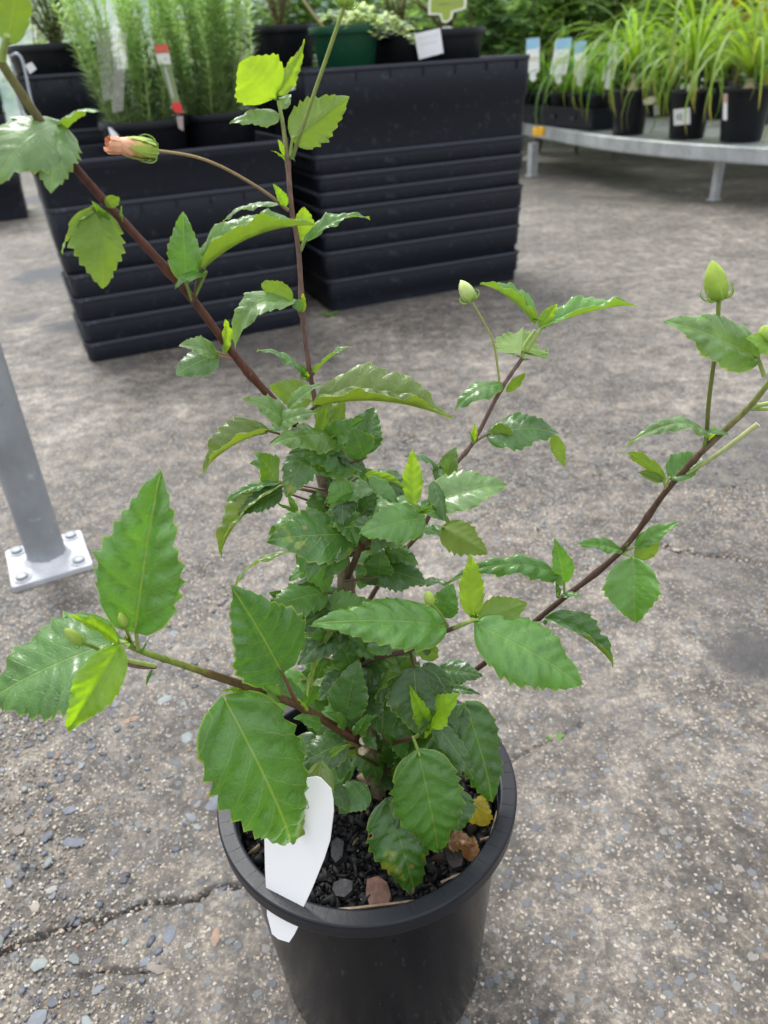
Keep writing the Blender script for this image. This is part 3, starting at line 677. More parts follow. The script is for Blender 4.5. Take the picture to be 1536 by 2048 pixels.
# tray of small pots at the left end of the bench
def tray():
    a, b = bpos(1062, 247), bpos(1225, 266); c = (a+b)/2+np.array([.05, .26, .001]); ang = math.atan2(b[1]-a[1], b[0]-a[0])
    t = thing('carry_tray', 'long black carry tray of small pots with blue tags on the bench', 'tray', (0, 0, 0), local=True); t.location = c; t.rotation_euler = (0, 0, ang)
    w, d, h = float(np.linalg.norm(b-a))+.12, .34, .115; mb = MB()
    loft(mb, [rect_loop(w-.04, d-.04, .02, 0), rect_loop(w, d, .02, h), rect_loop(w+.02, d+.02, .03, h), rect_loop(w+.02, d+.02, .03, h+.008), rect_loop(w-.01, d-.01, .02, h+.008), rect_loop(w-.05, d-.05, .02, .006)], True, True); part('body', mb, M_crate, t)
    mb = MB()
    for k in range(4): mb = MB(); box(mb, (-w/2+w*(k+.7)/4.6, -d/2-.003, h*.55), (.05, .006, .02)); part('clip', mb, M_crate_rim, t, smooth=False)
    ex = unit(b-a); ey = np.array([-ex[1], ex[0], 0]); out = []
    for k in range(5):
        q = c+ex*(-w/2+w*(k+.5)/5)-ey*.06+[0, 0, .008]
        pot(f'small black pot {["at the crate end", "next after the crate end", "in the middle", "next to the palm end", "at the palm end"][k]} of the carry tray', q, .072, .055, .19, soil=.012, group='small pots in the carry tray'); out.append(q+[0, 0, .18])
    return out
TR = tray()

# strap leaves: eight shared blade shapes, each leaf an object of its own
def blade(L, w, bend, n=12, curl=0.0):
    V = []; Fc = []; C = []; p = np.zeros(3); a = math.radians(80)
    for i in range(n+1):
        s = i/n; ww = w*(.55+.9*s if s < .3 else (1-s)**.55*1.05)*.5+.0004
        V += [p+[0, ww, .10*ww*3], p, p+[0, -ww, .10*ww*3]]
        c = np.array((.27, .38, .07))*(1-s)+np.array((.20, .34, .06))*s
        if s > .9: c = np.array((.34, .30, .12))
        C += [c]*3
        a -= math.radians(bend)*(.45+1.1*s)/n
        p = p+np.array([math.cos(a), curl*s*.3, math.sin(a)])*L/n
    for i in range(n):
        k = i*3; Fc += [(k, k+1, k+4, k+3), (k+1, k+2, k+5, k+4)]
    return fast_mesh('strap_leaf', V, Fc, C, smooth=True)
BLADES = [blade(L, w, b, 12, c) for L, w, b, c in ((.62, .013, 165, .1), (.55, .012, 130, -.2), (.70, .014, 190, .2), (.48, .012, 90, 0), (.42, .011, 60, .15), (.66, .013, 150, -.15), (.58, .012, 175, .05), (.40, .010, 35, -.1))]
for m in BLADES: m.materials.append(M_fol)
def palm(base, label, n, scale, tone, trunk=.09, group='ponytail palms on the bench', cat='palm', name='ponytail_palm', front=0):
    t = thing(name, label, cat, base, group)
    if trunk:
        mb = MB(); lathe(mb, [(.034, -.005), (.028, .012), (.016, .03), (.012, trunk*.6), (.013, trunk), (.0, trunk+.005)], 14, base, (.38, .31, .22)); part('trunk', mb, M_soil, t)
    for k in range(n):
        o = obj('leaf', BLADES[random.choice((0, 0, 1, 2, 2, 3, 4, 5, 5, 6, 7))], None, t)
        o.location = (random.uniform(-.006, .006), random.uniform(-.006, .006), trunk)
        f = random.uniform(-.1, .65)
        o.rotation_euler = (random.uniform(-.15, .15), f, random.uniform(0, 6.283)); s = 1.3*scale*random.uniform(.75, 1.15); o.scale = (s, s*1.15, s)
        if k < front: o.rotation_euler = (random.uniform(-.1, .1), random.uniform(.1, .55), -1.57+random.uniform(-1.2, 1.2)); o.data = BLADES[random.choice((2, 6, 0))]
        o.color = (*(np.array(tone)*random.uniform(.5, 1.0)), 1)
    return t
palm(bp[0]+[0, 0, .225], 'ponytail palm with pale trunk, first on the bench from the blue tags', 72, .9, (.88, 1.0, .75), front=8)
palm(bp[1]+[0, 0, .225], 'arching ponytail palm behind the square white label', 72, 1.0, (.9, 1.0, .7), front=12)
palm(bp[2]+[0, 0, .235], 'ponytail palm near the right edge with long hanging leaves', 54, 1.0, (.95, 1.0, .75), .05, front=12)
for k, (q, tone, sc) in enumerate(zip(back, ((.8, .95, .8), (.9, 1.0, .7), (1.05, 1.0, .6), (.7, .9, .85), (.55, .75, .85), (.55, .8, .85), (.5, .72, .8)), (1.1, 1.2, 1.25, 1.15, 1.2, 1.15, 1.15))):
    palm(q+[0, 0, .20], ['strappy green plant in the second row behind the first palm', 'strappy yellow green plant behind the square label', 'strappy golden plant in the second row at the right edge', 'strappy plant behind the gap left of the first palm',
                         'dark strappy plant behind the blue tags', 'dark strappy plant right of the blue tags', 'dark strappy plant nearest the crates'][k], 48, sc, tone, .04, 'strappy plants in the back bench row', 'plant', 'strappy_plant')
for k, q in enumerate(TR):
    palm(q, f'small dark strappy plant {["at the crate end", "next after the crate end", "in the middle", "next to the palm end", "at the palm end"][k]} of the carry tray', 22, .85, (.50, .74, .66), .0, 'small strappy plants in the carry tray', 'plant', 'strappy_plant')
# broad grey-green plant at the right edge
q = bpos(1512, 262)+np.array([.05, .1, .22]); leafy('broad_leaf_plant', 'broad grey green leaved plant low at the right edge of the bench', 'plant', q, .12, .16, 9, 90, .07, .10, (.16, .26, .19), (.28, .38, .30))

# blue and white stake tags of the tray
for k, (x0, y0, x1, y1, w, lab) in enumerate(((1066, 78, 1066, 160, 13, 'half hidden behind the crate corner'), (1128, 78, 1117, 165, 16, 'second from the crates'), (1161, 84, 1160, 170, 12, 'third from the crates'), (1232, 88, 1215, 176, 12, 'nearest the first palm'))):
    Y = float(bpos((x0+x1)/2, 262)[1])+.10
    card('plant_tag', f'blue and white picture tag {lab}, standing in the carry tray', 'tag', [(x0-w, y0), (x0+w, y0-3), (x1+w, y1-18), (x1+5, y1-12), (x1+7, y1-2), (x1, y1+4), (x1-7, y1-2), (x1-6, y1-12), (x1-w-1, y1-16)], Y, cols=(.80, .81, .80), group='blue and white tags in the tray',
         bands=[([(x0-w+.5, y0+.5), (x0+w-.5, y0-2.5), (x0+w-2, y0+19), (x0-w-1, y0+22)], (.28, .50, .68)), ([(x0-w+3-1, y0+38), (x0+w-5, y0+34), (x1+w-5, y1-38), (x1-w+4, y1-36)], (.62, .62, .48))])
card('plant_tag', 'pale blue tag glimpsed behind the plant left of the first palm', 'tag', [(1246, 86), (1258, 84), (1256, 118), (1244, 120)], float(bpos(1250, 262)[1])+.35, cols=(.35, .55, .68))
Yb = float(bp[1][1])-.125
card('price_label', 'square white price label on the second palm pot', 'label', [(1347, 219), (1380, 215), (1381, 248), (1348, 251)], Yb, cols=(.72, .72, .72), bands=[([(1353, 229), (1357, 229), (1357, 240), (1353, 240)], (.25, .25, .26)), ([(1359, 227), (1364, 227), (1364, 241), (1359, 241)], (.3, .3, .3))])
card('price_label', 'cream oval tag on the rim of the first palm pot', 'label', [(1286, 200), (1300, 193), (1312, 194), (1313, 203), (1302, 209), (1288, 209)], float(bp[0][1])-.125, cols=(.66, .60, .46))
card('price_label', 'grey tag tucked between the first and second palm pots', 'label', [(1307, 210), (1316, 208), (1320, 228), (1308, 232)], float(bp[0][1])-.02, cols=(.42, .42, .45))
card('plant_tag', 'narrow white tag with a pink top hanging beside the right hand pot', 'tag', [(1447, 188), (1455, 188), (1454, 240), (1446, 240)], float(bp[2][1])-.14, cols=(.7, .7, .72), bands=[([(1447.5, 189), (1454.5, 189), (1454.5, 206), (1447.5, 206)], (.5, .28, .22))])

# ------------------------------------------------------------------ behind the bench
M_cloth_t = NT('shade_cloth'); _c = M_cloth_t; _co = _c.coord()
_n = _c.noise(_co, 1.1, 4, .6).outputs[0]
_col = _c.ramp(_n, [(.35, (.16, .30, .25)), (.5, (.45, .55, .50)), (.6, (.72, .76, .74)), (.75, (.40, .58, .52))])
_tr = _c.n('BsdfTranslucent', {0: _col}).outputs[0]
M_cloth = _c.done(_c.n('MixShader', {0: .5, 1: _c.pbr(color=_col, rough=.8), 2: _tr}).outputs[0])
def screen():
    t = thing('shade_cloth_fence', 'pale green shade cloth fence closing the yard behind the plants', 'fence', (0, 9.6, 0))
    nx = 160; V = []; Fc = []
    for i in range(nx+1):
        x = -9+20*i/nx; y = 9.6+.05*math.sin(i*.9)+.03*math.sin(i*2.3)
        for z in (0.02, .9, 1.8, 2.7): V.append((x, y+.03*math.sin(z*3+i), z))
    for i in range(nx):
        for j in range(3): k = i*4+j; Fc.append((k, k+4, k+5, k+1))
    mb = MB(); mb.add(V, Fc, (.5, .5, .5)); part('cloth', mb, M_cloth, t)
    for x in np.arange(-8.6, 11, 2.2):
        mb = MB(); lathe(mb, [(.03, 0), (.03, 2.8), (0, 2.8)], 12, (x, 9.72, 0)); part('post', mb, M_galv, t)
    mb = MB(); tube(mb, [(-9, 9.70, 2.7), (11, 9.70, 2.7)], .02, 8); part('top_rail', mb, M_galv, t)
screen()
q = onz(1272, 40, .9); c = ony(1272, 20, 7.4)
t = thing('steel_post', 'thin grey post rising among the plants behind the first palm', 'post', (c[0], 7.4, 0)); mb = MB(); lathe(mb, [(.035, 0), (.035, 2.4), (0, 2.4)], 14, (c[0], 7.4, 0)); part('pole', mb, M_galv, t)
GREENS = (((.09, .17, .07), (.20, .33, .14)), ((.12, .21, .12), (.27, .40, .24)), ((.12, .21, .08), (.28, .42, .16)))
k = 0
for row, (Y, px0, px1, n) in enumerate(((6.7, 930, 1650, 9), (8.0, 880, 1680, 11), (8.9, 380, 900, 7))):
    for i in range(n):
        px = px0+(px1-px0)*(i+.5*(row % 2))/n; p = ony(px, 60, Y+random.uniform(-.25, .25)); b = (float(p[0]), float(p[1]), 0.0 if row else .0)
        g = GREENS[k % 3]; pos = ['first', 'second', 'third', 'fourth', 'fifth', 'sixth', 'seventh', 'eighth', 'ninth', 'tenth', 'eleventh'][i]
        leafy('leafy_shrub', f'{pos} leafy shrub from the left in the {["nearer row behind the bench", "far row along the fence", "row behind the crates"][row]}', 'shrub', b, 1.30+.35*random.random(), .50, 9, 900, .07 if k % 2 else .035, .14 if k % 2 else .20, g[0], g[1], group='shrubs behind the displays', start=.3)
        k += 1
for i, px in enumerate((40, 130, 215, 330, 450)):
    p = ony(px, 60, 6.2+.3*(i % 2)); leafy('pale_herb', f'{["first", "second", "third", "fourth", "fifth"][i]} pale herb clump from the left, far behind the rosemary', 'herb', (float(p[0]), float(p[1]), .0), 1.15, .30, 10, 420, .014, .09, (.16, .26, .16), (.36, .46, .34), group='pale herbs behind the rosemary', start=.45)
p = ony(1510, 10, 6.0); leafy('golden_shrub', 'golden yellow leaved shrub at the top right corner', 'shrub', (float(p[0]), float(p[1]), 0), 1.25, .35, 9, 500, .03, .12, (.42, .34, .05), (.50, .44, .10), start=.55)

# ================================================================== THE HIBISCUS IN ITS POT
PC = np.array([-.029, .446, 0.0]); RIM = .264; RR = .125; SOILZ = .222
M_bigpot = mat_black_plastic('hibiscus_pot_plastic', (.004, .005, .0075), .22, (.075, .062, .05), .5, streak=True, spec=.22)
M_bigrim = mat_black_plastic('hibiscus_rim_plastic', (.012, .0135, .018), .34, (.10, .105, .115), .22)
POT = thing('plant_pot', 'large black plastic pot in front holding the hibiscus, dusty sides', 'pot', PC)
mb = MB(); lathe(mb, [(.089, .004), (.0950, 0), (.0978, .003), (.0988, .010), (.1135, RIM-.026), (.1135, RIM-.020), (.1115, RIM-.020), (.1105, RIM-.03), (.1, .05)], 96, PC, caps=(1, 1)); part('body', mb, M_bigpot, POT)
mb = MB(); lathe(mb, [(.1130, RIM-.0280), (.1160, RIM-.0270), (.1165, RIM-.0145), (.1250, RIM-.0150), (.1260, RIM-.01495), (.1264, RIM-.0142), (.12645, RIM-.0132), (.12695, RIM-.0032), (.1270, RIM-.0020), (.1267, RIM-.0008), (.1258, RIM), (.1248, RIM-.00002), (.1152, RIM-.0002), (.1142, RIM-.00022), (.1130, RIM-.0008), (.1124, RIM-.0022), (.1108, RIM-.060)], 160, PC); part('rim', mb, M_bigrim, POT)
mb = MB()
for k in range(52):
    a = 2*math.pi*k/52+random.uniform(-.02, .02); d = np.array([math.cos(a), math.sin(a), 0]); box(mb, PC+d*.1200+[0, 0, RIM-.0003], (.0100, .0005, .0008), rotz(a))
o = part('mould_mark', mb, M_bigrim, POT, smooth=False); o['kind'] = 'stuff'

# potting mix: one mass of bark and charcoal bits, with the pieces one can pick out set on it
M_mix = mat_vcol('potting_bark', .6, .45, 160, .22, .4)
def potting_mix(name, n, s0, s1):
    n = n; r = .1075*np.sqrt(rng.random(n)); a = rng.uniform(0, 6.283, n); x = PC[0]+r*np.cos(a); y = PC[1]+r*np.sin(a)
    s = s0+s1*rng.random(n)**2.6
    S = np.stack([s*rng.uniform(.8, 1.7, n), s*rng.uniform(.6, 1.1, n), s*rng.uniform(.25, .6, n)], 1)
    L = ICO_V[None]*S[:, None, :]*(1+rng.uniform(-.45, .45, (n, 12, 1)))
    q = rng.normal(size=(n, 4)); q /= np.linalg.norm(q, axis=1, keepdims=True); w, i, j, k = q.T
    Rm = np.stack([1-2*(j*j+k*k), 2*(i*j-k*w), 2*(i*k+j*w), 2*(i*j+k*w), 1-2*(i*i+k*k), 2*(j*k-i*w), 2*(i*k-j*w), 2*(j*k+i*w), 1-2*(i*i+j*j)], 1).reshape(n, 3, 3)
    V = np.einsum('nij,nvj->nvi', Rm, L)+np.stack([x, y, SOILZ+rng.uniform(-.003, .004, n)], 1)[:, None]
    cols = np.array([(.006, .006, .007), (.012, .012, .013), (.022, .021, .022), (.034, .024, .019), (.42, .40, .36), (.2, .15, .09)]); ci = rng.choice(6, n, p=[.38, .33, .17, .08, .018, .022])
    V = V.copy(); big = ci == 4; c0 = V.mean(1, keepdims=True); V[big] = c0[big]+(V[big]-c0[big])*.4
    C = np.repeat(cols[ci]*rng.uniform(.7, 1.3, (n, 1)), 12, 0)
    Fc = (np.array(ICO_F)[None]+(np.arange(n)*12)[:, None, None]).reshape(-1, 3)
    m = fast_mesh(name, V.reshape(-1, 3), Fc, C); o = obj(name, m, M_mix); o['kind'] = 'stuff'
    return o
def mix_bed(o):
    mb = MB(); lathe(mb, [(.001, SOILZ-.001), (.06, SOILZ-.001), (.1088, SOILZ-.001), (.1085, SOILZ-.006)], 48, PC, (.014, .013, .013)); o2 = part('potting_mix', mb, M_mix, o); o2['kind'] = 'stuff'; o2.name = 'fine_potting_mix'
mix_bed(potting_mix('potting_mix', 3000, .0016, .0062)); potting_mix('potting_fines', 9000, .0006, .0012)
def slab(name, label, cat, pts, z, th, col, bumpy=.0008):
    P = [onz(x, y, z) for x, y in pts]; c = np.mean(P, 0); t = thing(name, label, cat, c)
    k = len(P); mb = MB(); up = np.array([0, 0, th])
    V = P+[p*.93+c*.07+up+[0, 0, random.uniform(-bumpy, bumpy)] for p in P]+[c+up*1.05]
    mb.add(V, [tuple(range(k))[::-1]]+[(i, (i+1) % k, (i+1) % k+k, i+k) for i in range(k)]+[(k+i, k+(i+1) % k, 2*k) for i in range(k)], col); part('chip', mb, M_mix, t, smooth=False)
slab('bark_chip', 'square red brown bark chip lying on the potting mix at the front rim', 'bark', [(733, 1764), (757, 1758), (776, 1770), (784, 1796), (778, 1818), (740, 1822), (731, 1796)], SOILZ+.006, .005, (.115, .062, .045))
slab('stone', 'dark grey stone beside the red brown bark chip in the pot', 'stone', [(668, 1772), (690, 1763), (708, 1770), (706, 1788), (690, 1803), (672, 1800), (664, 1786)], SOILZ+.003, .005, (.040, .037, .040))
slab('bark_chip', 'long black charcoal chip lying mid pot right of the white tag', 'bark', [(664, 1690), (676, 1680), (690, 1690), (686, 1722), (672, 1735), (662, 1720)], SOILZ+.005, .005, (.018, .019, .022))
slab('bark_chip', 'dark purple brown bark chip under the curled dead leaf', 'bark', [(885, 1690), (910, 1700), (930, 1712), (925, 1738), (905, 1745), (893, 1725)], SOILZ+.005, .004, (.034, .026, .027))
slab('bark_chip', 'flat blue black chip left of the white tag under the big leaf', 'bark', [(490, 1650), (512, 1642), (528, 1650), (520, 1668), (500, 1668)], SOILZ+.006, .004, (.05, .05, .056))
M_twig = mat_vcol('dry_twig', .8, .4, 200, .2)
def twig(pts, z, r, label):
    P = catmull([onz(x, y, z+dz) for x, y, dz in pts], 12); t = thing('twig', label, 'twig', P[0]); mb = MB(); tube(mb, P, np.linspace(r, r*.6, 12)*rng.uniform(.85, 1.15, 12), 6, (.30, .22, .16)); part('stick', mb, M_twig, t)
twig([(676, 1820, 0), (740, 1813, .001), (850, 1799, .0)], SOILZ+.010, .0014, 'thin pale twig lying along the front inside of the pot rim')
twig([(945, 1728, 0), (975, 1690, .004), (1000, 1600, .006)], SOILZ+.008, .0013, 'thin brown twig leaning along the right inside of the rim')
twig([(960, 1680, 0), (985, 1672, .002), (1005, 1660, .003)], SOILZ+.010, .0012, 'short brown twig behind the curled dead leaf')
twig([(882, 1765, 0), (915, 1750, .002), (945, 1740, .0)], SOILZ+.010, .0011, 'short olive twig in front of the curled dead leaf')

# white plant tag pushed through the rim
def white_tag():
    slot = onz(566, 1815, RIM); rd = unit(slot-PC-[0, 0, RIM]); slot = PC+rd*.1178+[0, 0, RIM]
    n = unit(rd*math.cos(math.radians(17))+np.array([0, 0, math.sin(math.radians(17))]))
    pts = [(528, 1640), (540, 1600), (590, 1560), (632, 1553), (641, 1556), (662, 1578), (666, 1600), (667, 1622), (660, 1680), (648, 1718), (625, 1775), (608, 1812), (600, 1845), (597, 1852), (588, 1870), (578, 1885), (556, 1878), (544, 1868), (534, 1830), (533, 1790), (530, 1740), (529, 1690)]
    P = [onplane(x, y, slot, n) for x, y in pts]; c = np.mean(P, 0)
    t = thing('plant_tag', 'white plastic plant tag stuck through the pot rim, tapered lower end outside', 'tag', c); k = len(P)
    m = NT('white_tag_plastic'); mt = m.done(m.pbr(color=(.80, .80, .81), rough=.38, normal=m.bump(m.noise(m.coord(), 30, 2).outputs[0], .1, .001)))
    mb = MB(); mb.add(P+[p-n*.0007 for p in P], [tuple(range(k)), tuple(range(2*k-1, k-1, -1))]+[(i, i+k, (i+1) % k+k, (i+1) % k) for i in range(k)]); part('tag_blade', mb, mt, t, smooth=False)
    a = onplane(577, 1617, slot+n*.0004, n); b = onplane(623, 1612, slot+n*.0004, n)
    cu = bpy.data.curves.new('lettering', 'FONT'); cu.body = 'IO'; cu.size = .0058; cu.align_x = 'CENTER'; cu.align_y = 'CENTER'; cu.space_character = 1.15
    tm = bpy.data.objects.new('tmp', cu); COL.objects.link(tm); dg = bpy.context.evaluated_depsgraph_get(); me = bpy.data.meshes.new_from_object(tm.evaluated_get(dg)); bpy.data.objects.remove(tm)
    x = unit(b-a); y = np.cross(n, x); w = onplane(611, 1613, slot+n*.0004, n)-c
    me.transform(Matrix(((x[0], y[0], n[0], w[0]), (x[1], y[1], n[1], w[1]), (x[2], y[2], n[2], w[2]), (0, 0, 0, 1))))
    mm = NT('grey_print'); obj('lettering', me, mm.done(mm.pbr(color=(.22, .22, .23), rough=.6)), t)
white_tag()

# ------------------------------------------------------------------ leaves
M_leaf = mat_leaf('hibiscus_leaf', .26, .30)
M_young = mat_leaf('young_hibiscus_leaf', .50, .34)
M_bark = None
def mat_bark():
    t = NT('hibiscus_bark'); co = t.coord(); at = t.n('Attribute', attribute_name='col').outputs['Color']
    n1 = t.noise(t.vscale(co, (260, 260, 110)), 1.0, 4, .65).outputs[0]; n2 = t.noise(co, 700, 2).outputs[0]
    f = t.n('MapRange', {0: n1, 1: .3, 2: .7, 3: .65, 4: 1.4}).outputs[0]
    c = t.n('VectorMath', {0: at}, operation='SCALE'); t.t.links.new(f, c.inputs['Scale'])
    c = t.mix(t.math('MULTIPLY', t.sstep(n2, .68, .76), .35), c.outputs[0], (.36, .27, .18))
    return t.done(t.pbr(color=c, rough=.5, normal=t.bump(n1, .4, .0006), spec=.28))
M_bark = mat_bark(); M_green_stem = mat_vcol('green_stalk', .42, .18, 300, .45)
BROWN, REDB, GREY, GRN, LGRN, PINK = (.075, .036, .028), (.085, .030, .022), (.20, .155, .105), (.16, .25, .05), (.30, .40, .10), (.24, .13, .09)
TONES = {'d': (.042, .136, .018), 'D': (.030, .102, .016), 'm': (.064, .190, .022), 'l': (.090, .240, .036), 'p': (.125, .240, .070), 'y': (.15, .31, .022), 'Y': (.18, .345, .018), 'o': (.12, .19, .03), 'g': (.08, .19, .018)}  # 'p' is paler: sky sheen put into the leaf colour
PLANT = thing('hibiscus_plant', 'leafy green hibiscus bush with a salmon bud growing in the large black pot', 'plant', (-.029, .446, SOILZ))
OR = ORG[PLANT]
def leaf_mesh(L, w, puck=.04, arch=.06, fold=10, teeth=9, ripple=.045, twist=0, curl=0.0, rows=44, cols=10, seed=0):
    """ovate serrate blade along +y, face up +z, length L and full width w"""
    r = random.Random(seed); s = np.linspace(0, 1, rows+1); u = np.linspace(-1, 1, cols+1)
    ta = r.uniform(.12, .22); tipd = r.uniform(-.3, 1.6)
    pk = .33+r.uniform(-.04, .05)
    q = np.clip((s-pk)/(1-pk), 0, 1); ex = r.uniform(1.4, 1.95)
    wp = np.where(s < pk, np.sqrt(np.clip(1-((pk-s)/pk)**2, 0, 1))**.85, (1-q**ex)*(1-.12*np.sin(math.pi*q)**2)); wp = np.maximum(wp, .012)
    V = np.zeros((rows+1, cols+1, 3)); A = np.zeros((rows+1, cols+1, 3))
    ph = [r.uniform(0, 6.28) for _ in range(6)]
    for j, uu in enumerate(u):
        sg = 1 if uu >= 0 else -1; au = abs(uu)
        tk = (s*teeth+.31*(sg > 0)+.15*math.sin(ph[0])) % 1.0
        tooth = np.where(s > .10, (tk**1.2), .6)                # rises towards the tip, then drops: teeth point forward
        k = 1-(ta if au > .99 else 0)*(1-tooth)*np.clip((s-.08)*8, 0, 1)*np.clip((1.02-s)*6, .15, 1)
        x = uu*wp*k*w/2
        y = s*L+(au**2)*(wp*w/2)*.22+(au > .99)*tooth*L*.012-(.06*L*au**1.5*np.exp(-s*9))
        f = math.radians(fold)
        z = np.abs(x)*math.sin(f)-(curl*x*x/(w/2+1e-9))
        x = x*math.cos(f)
        z = z+arch*L*4*s*(1-s)*(1)
        ax = np.abs(x)/L
        pil = np.abs(np.sin(math.pi*6.3*(s-ax*1.15+1.1*ax*ax)))**.6*np.clip(au*3, 0, 1)*np.clip((1-au)*3+.25, 0, 1)*np.clip((1-s)*3, 0, 1)
        z = z+pil*L*puck-np.exp(-(x/(w*.04))**2)*L*.008
        z = z+ripple*L*au**2*(np.sin(s*15+ph[1]+(sg > 0)*ph[2])*.55+np.sin(s*27+ph[3]+sg)*.3)*np.clip(s*4, 0, 1)
        z = z+ripple*L*.8*np.sin(s*4.2+ph[4])*au*sg*.5
        z = z-L*.35*np.clip(s-.72, 0, 1)**2*tipd; tw = math.radians(twist)*s; x2 = x*np.cos(tw)-z*np.sin(tw)*0; z2 = z+x*np.sin(tw)
        V[:, j] = np.stack([x2, y, z2], 1); A[:, j] = np.stack([x/L, s, np.full_like(s, au)], 1)
    V = V.reshape(-1, 3); A = A.reshape(-1, 3); n = cols+1
    i = np.arange((rows+1)*n).reshape(rows+1, n)
    Fc = np.stack([i[:-1, :-1].ravel(), i[:-1, 1:].ravel(), i[1:, 1:].ravel(), i[1:, :-1].ravel()], 1)
    m = fast_mesh('leaf', V, Fc, np.ones((len(V), 3)), smooth=True)
    a = m.attributes.new('leafco', 'FLOAT_VECTOR', 'POINT'); a.data.foreach_set('vector', A.astype(np.float32).ravel())
    return m
LEAVES = 0
def leaf(B, T, wpx, face='T', roll=0, arch=.06, fold=10, tone='m', stalk=None, dmg=0, label=None, curl=0.0, twist=0, ripple=.045, stalkcol=None, name='leaf', parent=None, puck=None):
    """B, T = where the blade starts and ends (pixel, pixel, distance y); wpx = full width as it would show face on, in pixels"""
    global LEAVES; LEAVES += 1
    b = ony(*B); e = ony(*T); ax = e-b; L = float(np.linalg.norm(ax)); ax /= L
    w = 1.10*wpx*depth((b+e)/2)/FPX; tc = unit(CAM-(b+e)/2); up = np.array([0, 0, 1.])
    h = {'T': up*.55+tc*.65, 'U': up+tc*.15, 'C': tc, 'B': -tc+up*.25, 'S': up*.3+tc}[face]
    nrm = h-ax*np.dot(h, ax); nrm = unit(nrm); x = np.cross(ax, nrm)
    ra = math.radians(roll); x, nrm = x*math.cos(ra)+nrm*math.sin(ra), nrm*math.cos(ra)-x*math.sin(ra)
    young = tone in 'yY'
    teeth = max(6, min(11, int(7+L*40)))
    m = leaf_mesh(L, w, puck if puck is not None else (.062 if L > .075 else .05 if L > .06 else .032), arch, fold, teeth, ripple, twist, curl, seed=LEAVES, rows=44 if L > .03 else 24, cols=10 if L > .03 else 6)
    o = obj(name, m, M_young if young else M_leaf, parent or PLANT)
    lo = b-OR
    o.matrix_local = Matrix(((x[0], ax[0], nrm[0], lo[0]), (x[1], ax[1], nrm[1], lo[1]), (x[2], ax[2], nrm[2], lo[2]), (0, 0, 0, 1)))
    dmg = dmg or (.34 if tone in 'dDm' and random.random() < .2 else 0); c = np.array(TONES[tone])*random.uniform(.88, 1.14); o.color = (c[0], c[1], c[2], dmg)
    if label: o['label'] = label
    if stalk:
        P = [ony(*q) for q in stalk]+[b-ax*.001, b+ax*L*.03]
        inv = np.stack([x, ax, nrm])                       # into the leaf's own frame
        Q = [(inv@(p-b)) for p in catmull(P, 12)]
        r = .0011 if L > .05 else .0008; g = np.linspace(0, 1, 12)[:, None]; c1 = np.array(stalkcol or BROWN); c2 = np.array(LGRN if young or tone in 'lp' else GRN)*.8
        mb = MB(); tube(mb, Q, np.linspace(r*1.15, r*.85, 12), 7, c1*(1-g**1.5)+c2*g**1.5); m2 = mb.mesh('leaf_stalk'); o2 = obj('leaf_stalk', m2, M_green_stem, o)
    return o
def stem(name, pts, r0, r1, c0, c1, mat=None, power=1.0, nodes=(), n=None, label=None):
    P = catmull([ony(*p) for p in pts], n or max(16, len(pts)*8)); m = len(P); g = np.linspace(0, 1, m)[:, None]**power
    r = np.linspace(r0, r1, m)
    for q in nodes: r = r*(1+.32*np.exp(-((np.linspace(0, 1, m)-q)/.012)**2))
    r = r*(1+.03*np.sin(np.arange(m)*1.7))
    mb = MB(); tube(mb, P, r, 10, np.array(c0)*(1-g)+np.array(c1)*g); o = part(name, mb, mat or M_bark, PLANT)
    if label: o['label'] = label
    return o
TB = onz(757, 1592, SOILZ); Y0 = float(TB[1])
stem('trunk', [(759, 1612, Y0), (752, 1550, Y0-.004), (742, 1480, Y0-.006), (728, 1400, Y0-.006), (715, 1310, Y0-.004), (702, 1220, Y0), (690, 1150, Y0), (668, 1040, Y0), (645, 945, Y0), (628, 890, Y0), (618, 868, Y0)], .0066, .0050, GREY, (.21, .17, .12), nodes=(.12, .35, .58, .97), n=60)
stem('branch', [(622, 880, Y0), (590, 850, .447), (560, 815, .445), (480, 725, .437), (380, 592, .428), (250, 447, .415), (185, 375, .407), (128, 308, .400)], 0.0027, 0.0021, (.085, .032, .020), (.075, .029, .019), nodes=(.22, .40, .62, .97), n=80)
stem('branch_tip', [(128, 308, .400), (62, 215, .39), (0, 122, .38), (-45, 50, .375)], 0.0021, 0.0020, (.11, .075, .045), (.19, .21, .06), nodes=(.0,), n=30)
stem('stalk', [(4, 120, .379), (8, 95, .376), (14, 70, .372)], .0016, .0013, LGRN, LGRN, M_green_stem)
stem('branch', [(655, 915, Y0+.008), (640, 860, .470), (628, 790, .474), (618, 735, .476), (606, 640, .478), (597, 500, .480), (583, 415, .480), (575, 315, .480)], 0.0018, 0.0014, (.10, .05, .045), (.17, .105, .085), nodes=(.21, .40, .62, .80, .985), n=90)
stem('branch_tip', [(575, 315, .480), (566, 250, .480), (556, 196, .480)], 0.0014, 0.0009, (.20, .17, .10), LGRN, n=20)
stem('branch', [(690, 1168, Y0), (706, 1130, .452), (722, 1096, .448), (760, 1062, .438), (800, 1042, .430), (832, 1026, .424)], 0.0025, 0.0015, (.06, .033, .026), (.14, .10, .05), nodes=(.3, .6), n=50)
stem('branch', [(716, 1240, Y0+.006), (760, 1165, .475), (800, 1112, .476), (850, 1048, .478), (890, 955, .48), (945, 886, .482), (1000, 782, .484), (1045, 716, .485)], 0.0021, 0.0013, (.10, .075, .05), (.15, .09, .085), nodes=(.38, .68, .86), n=90)
stem('branch_tip', [(1045, 716, .485), (1050, 690, .485), (1070, 660, .485)], .0014, .0010, LGRN, LGRN, M_green_stem, n=16)
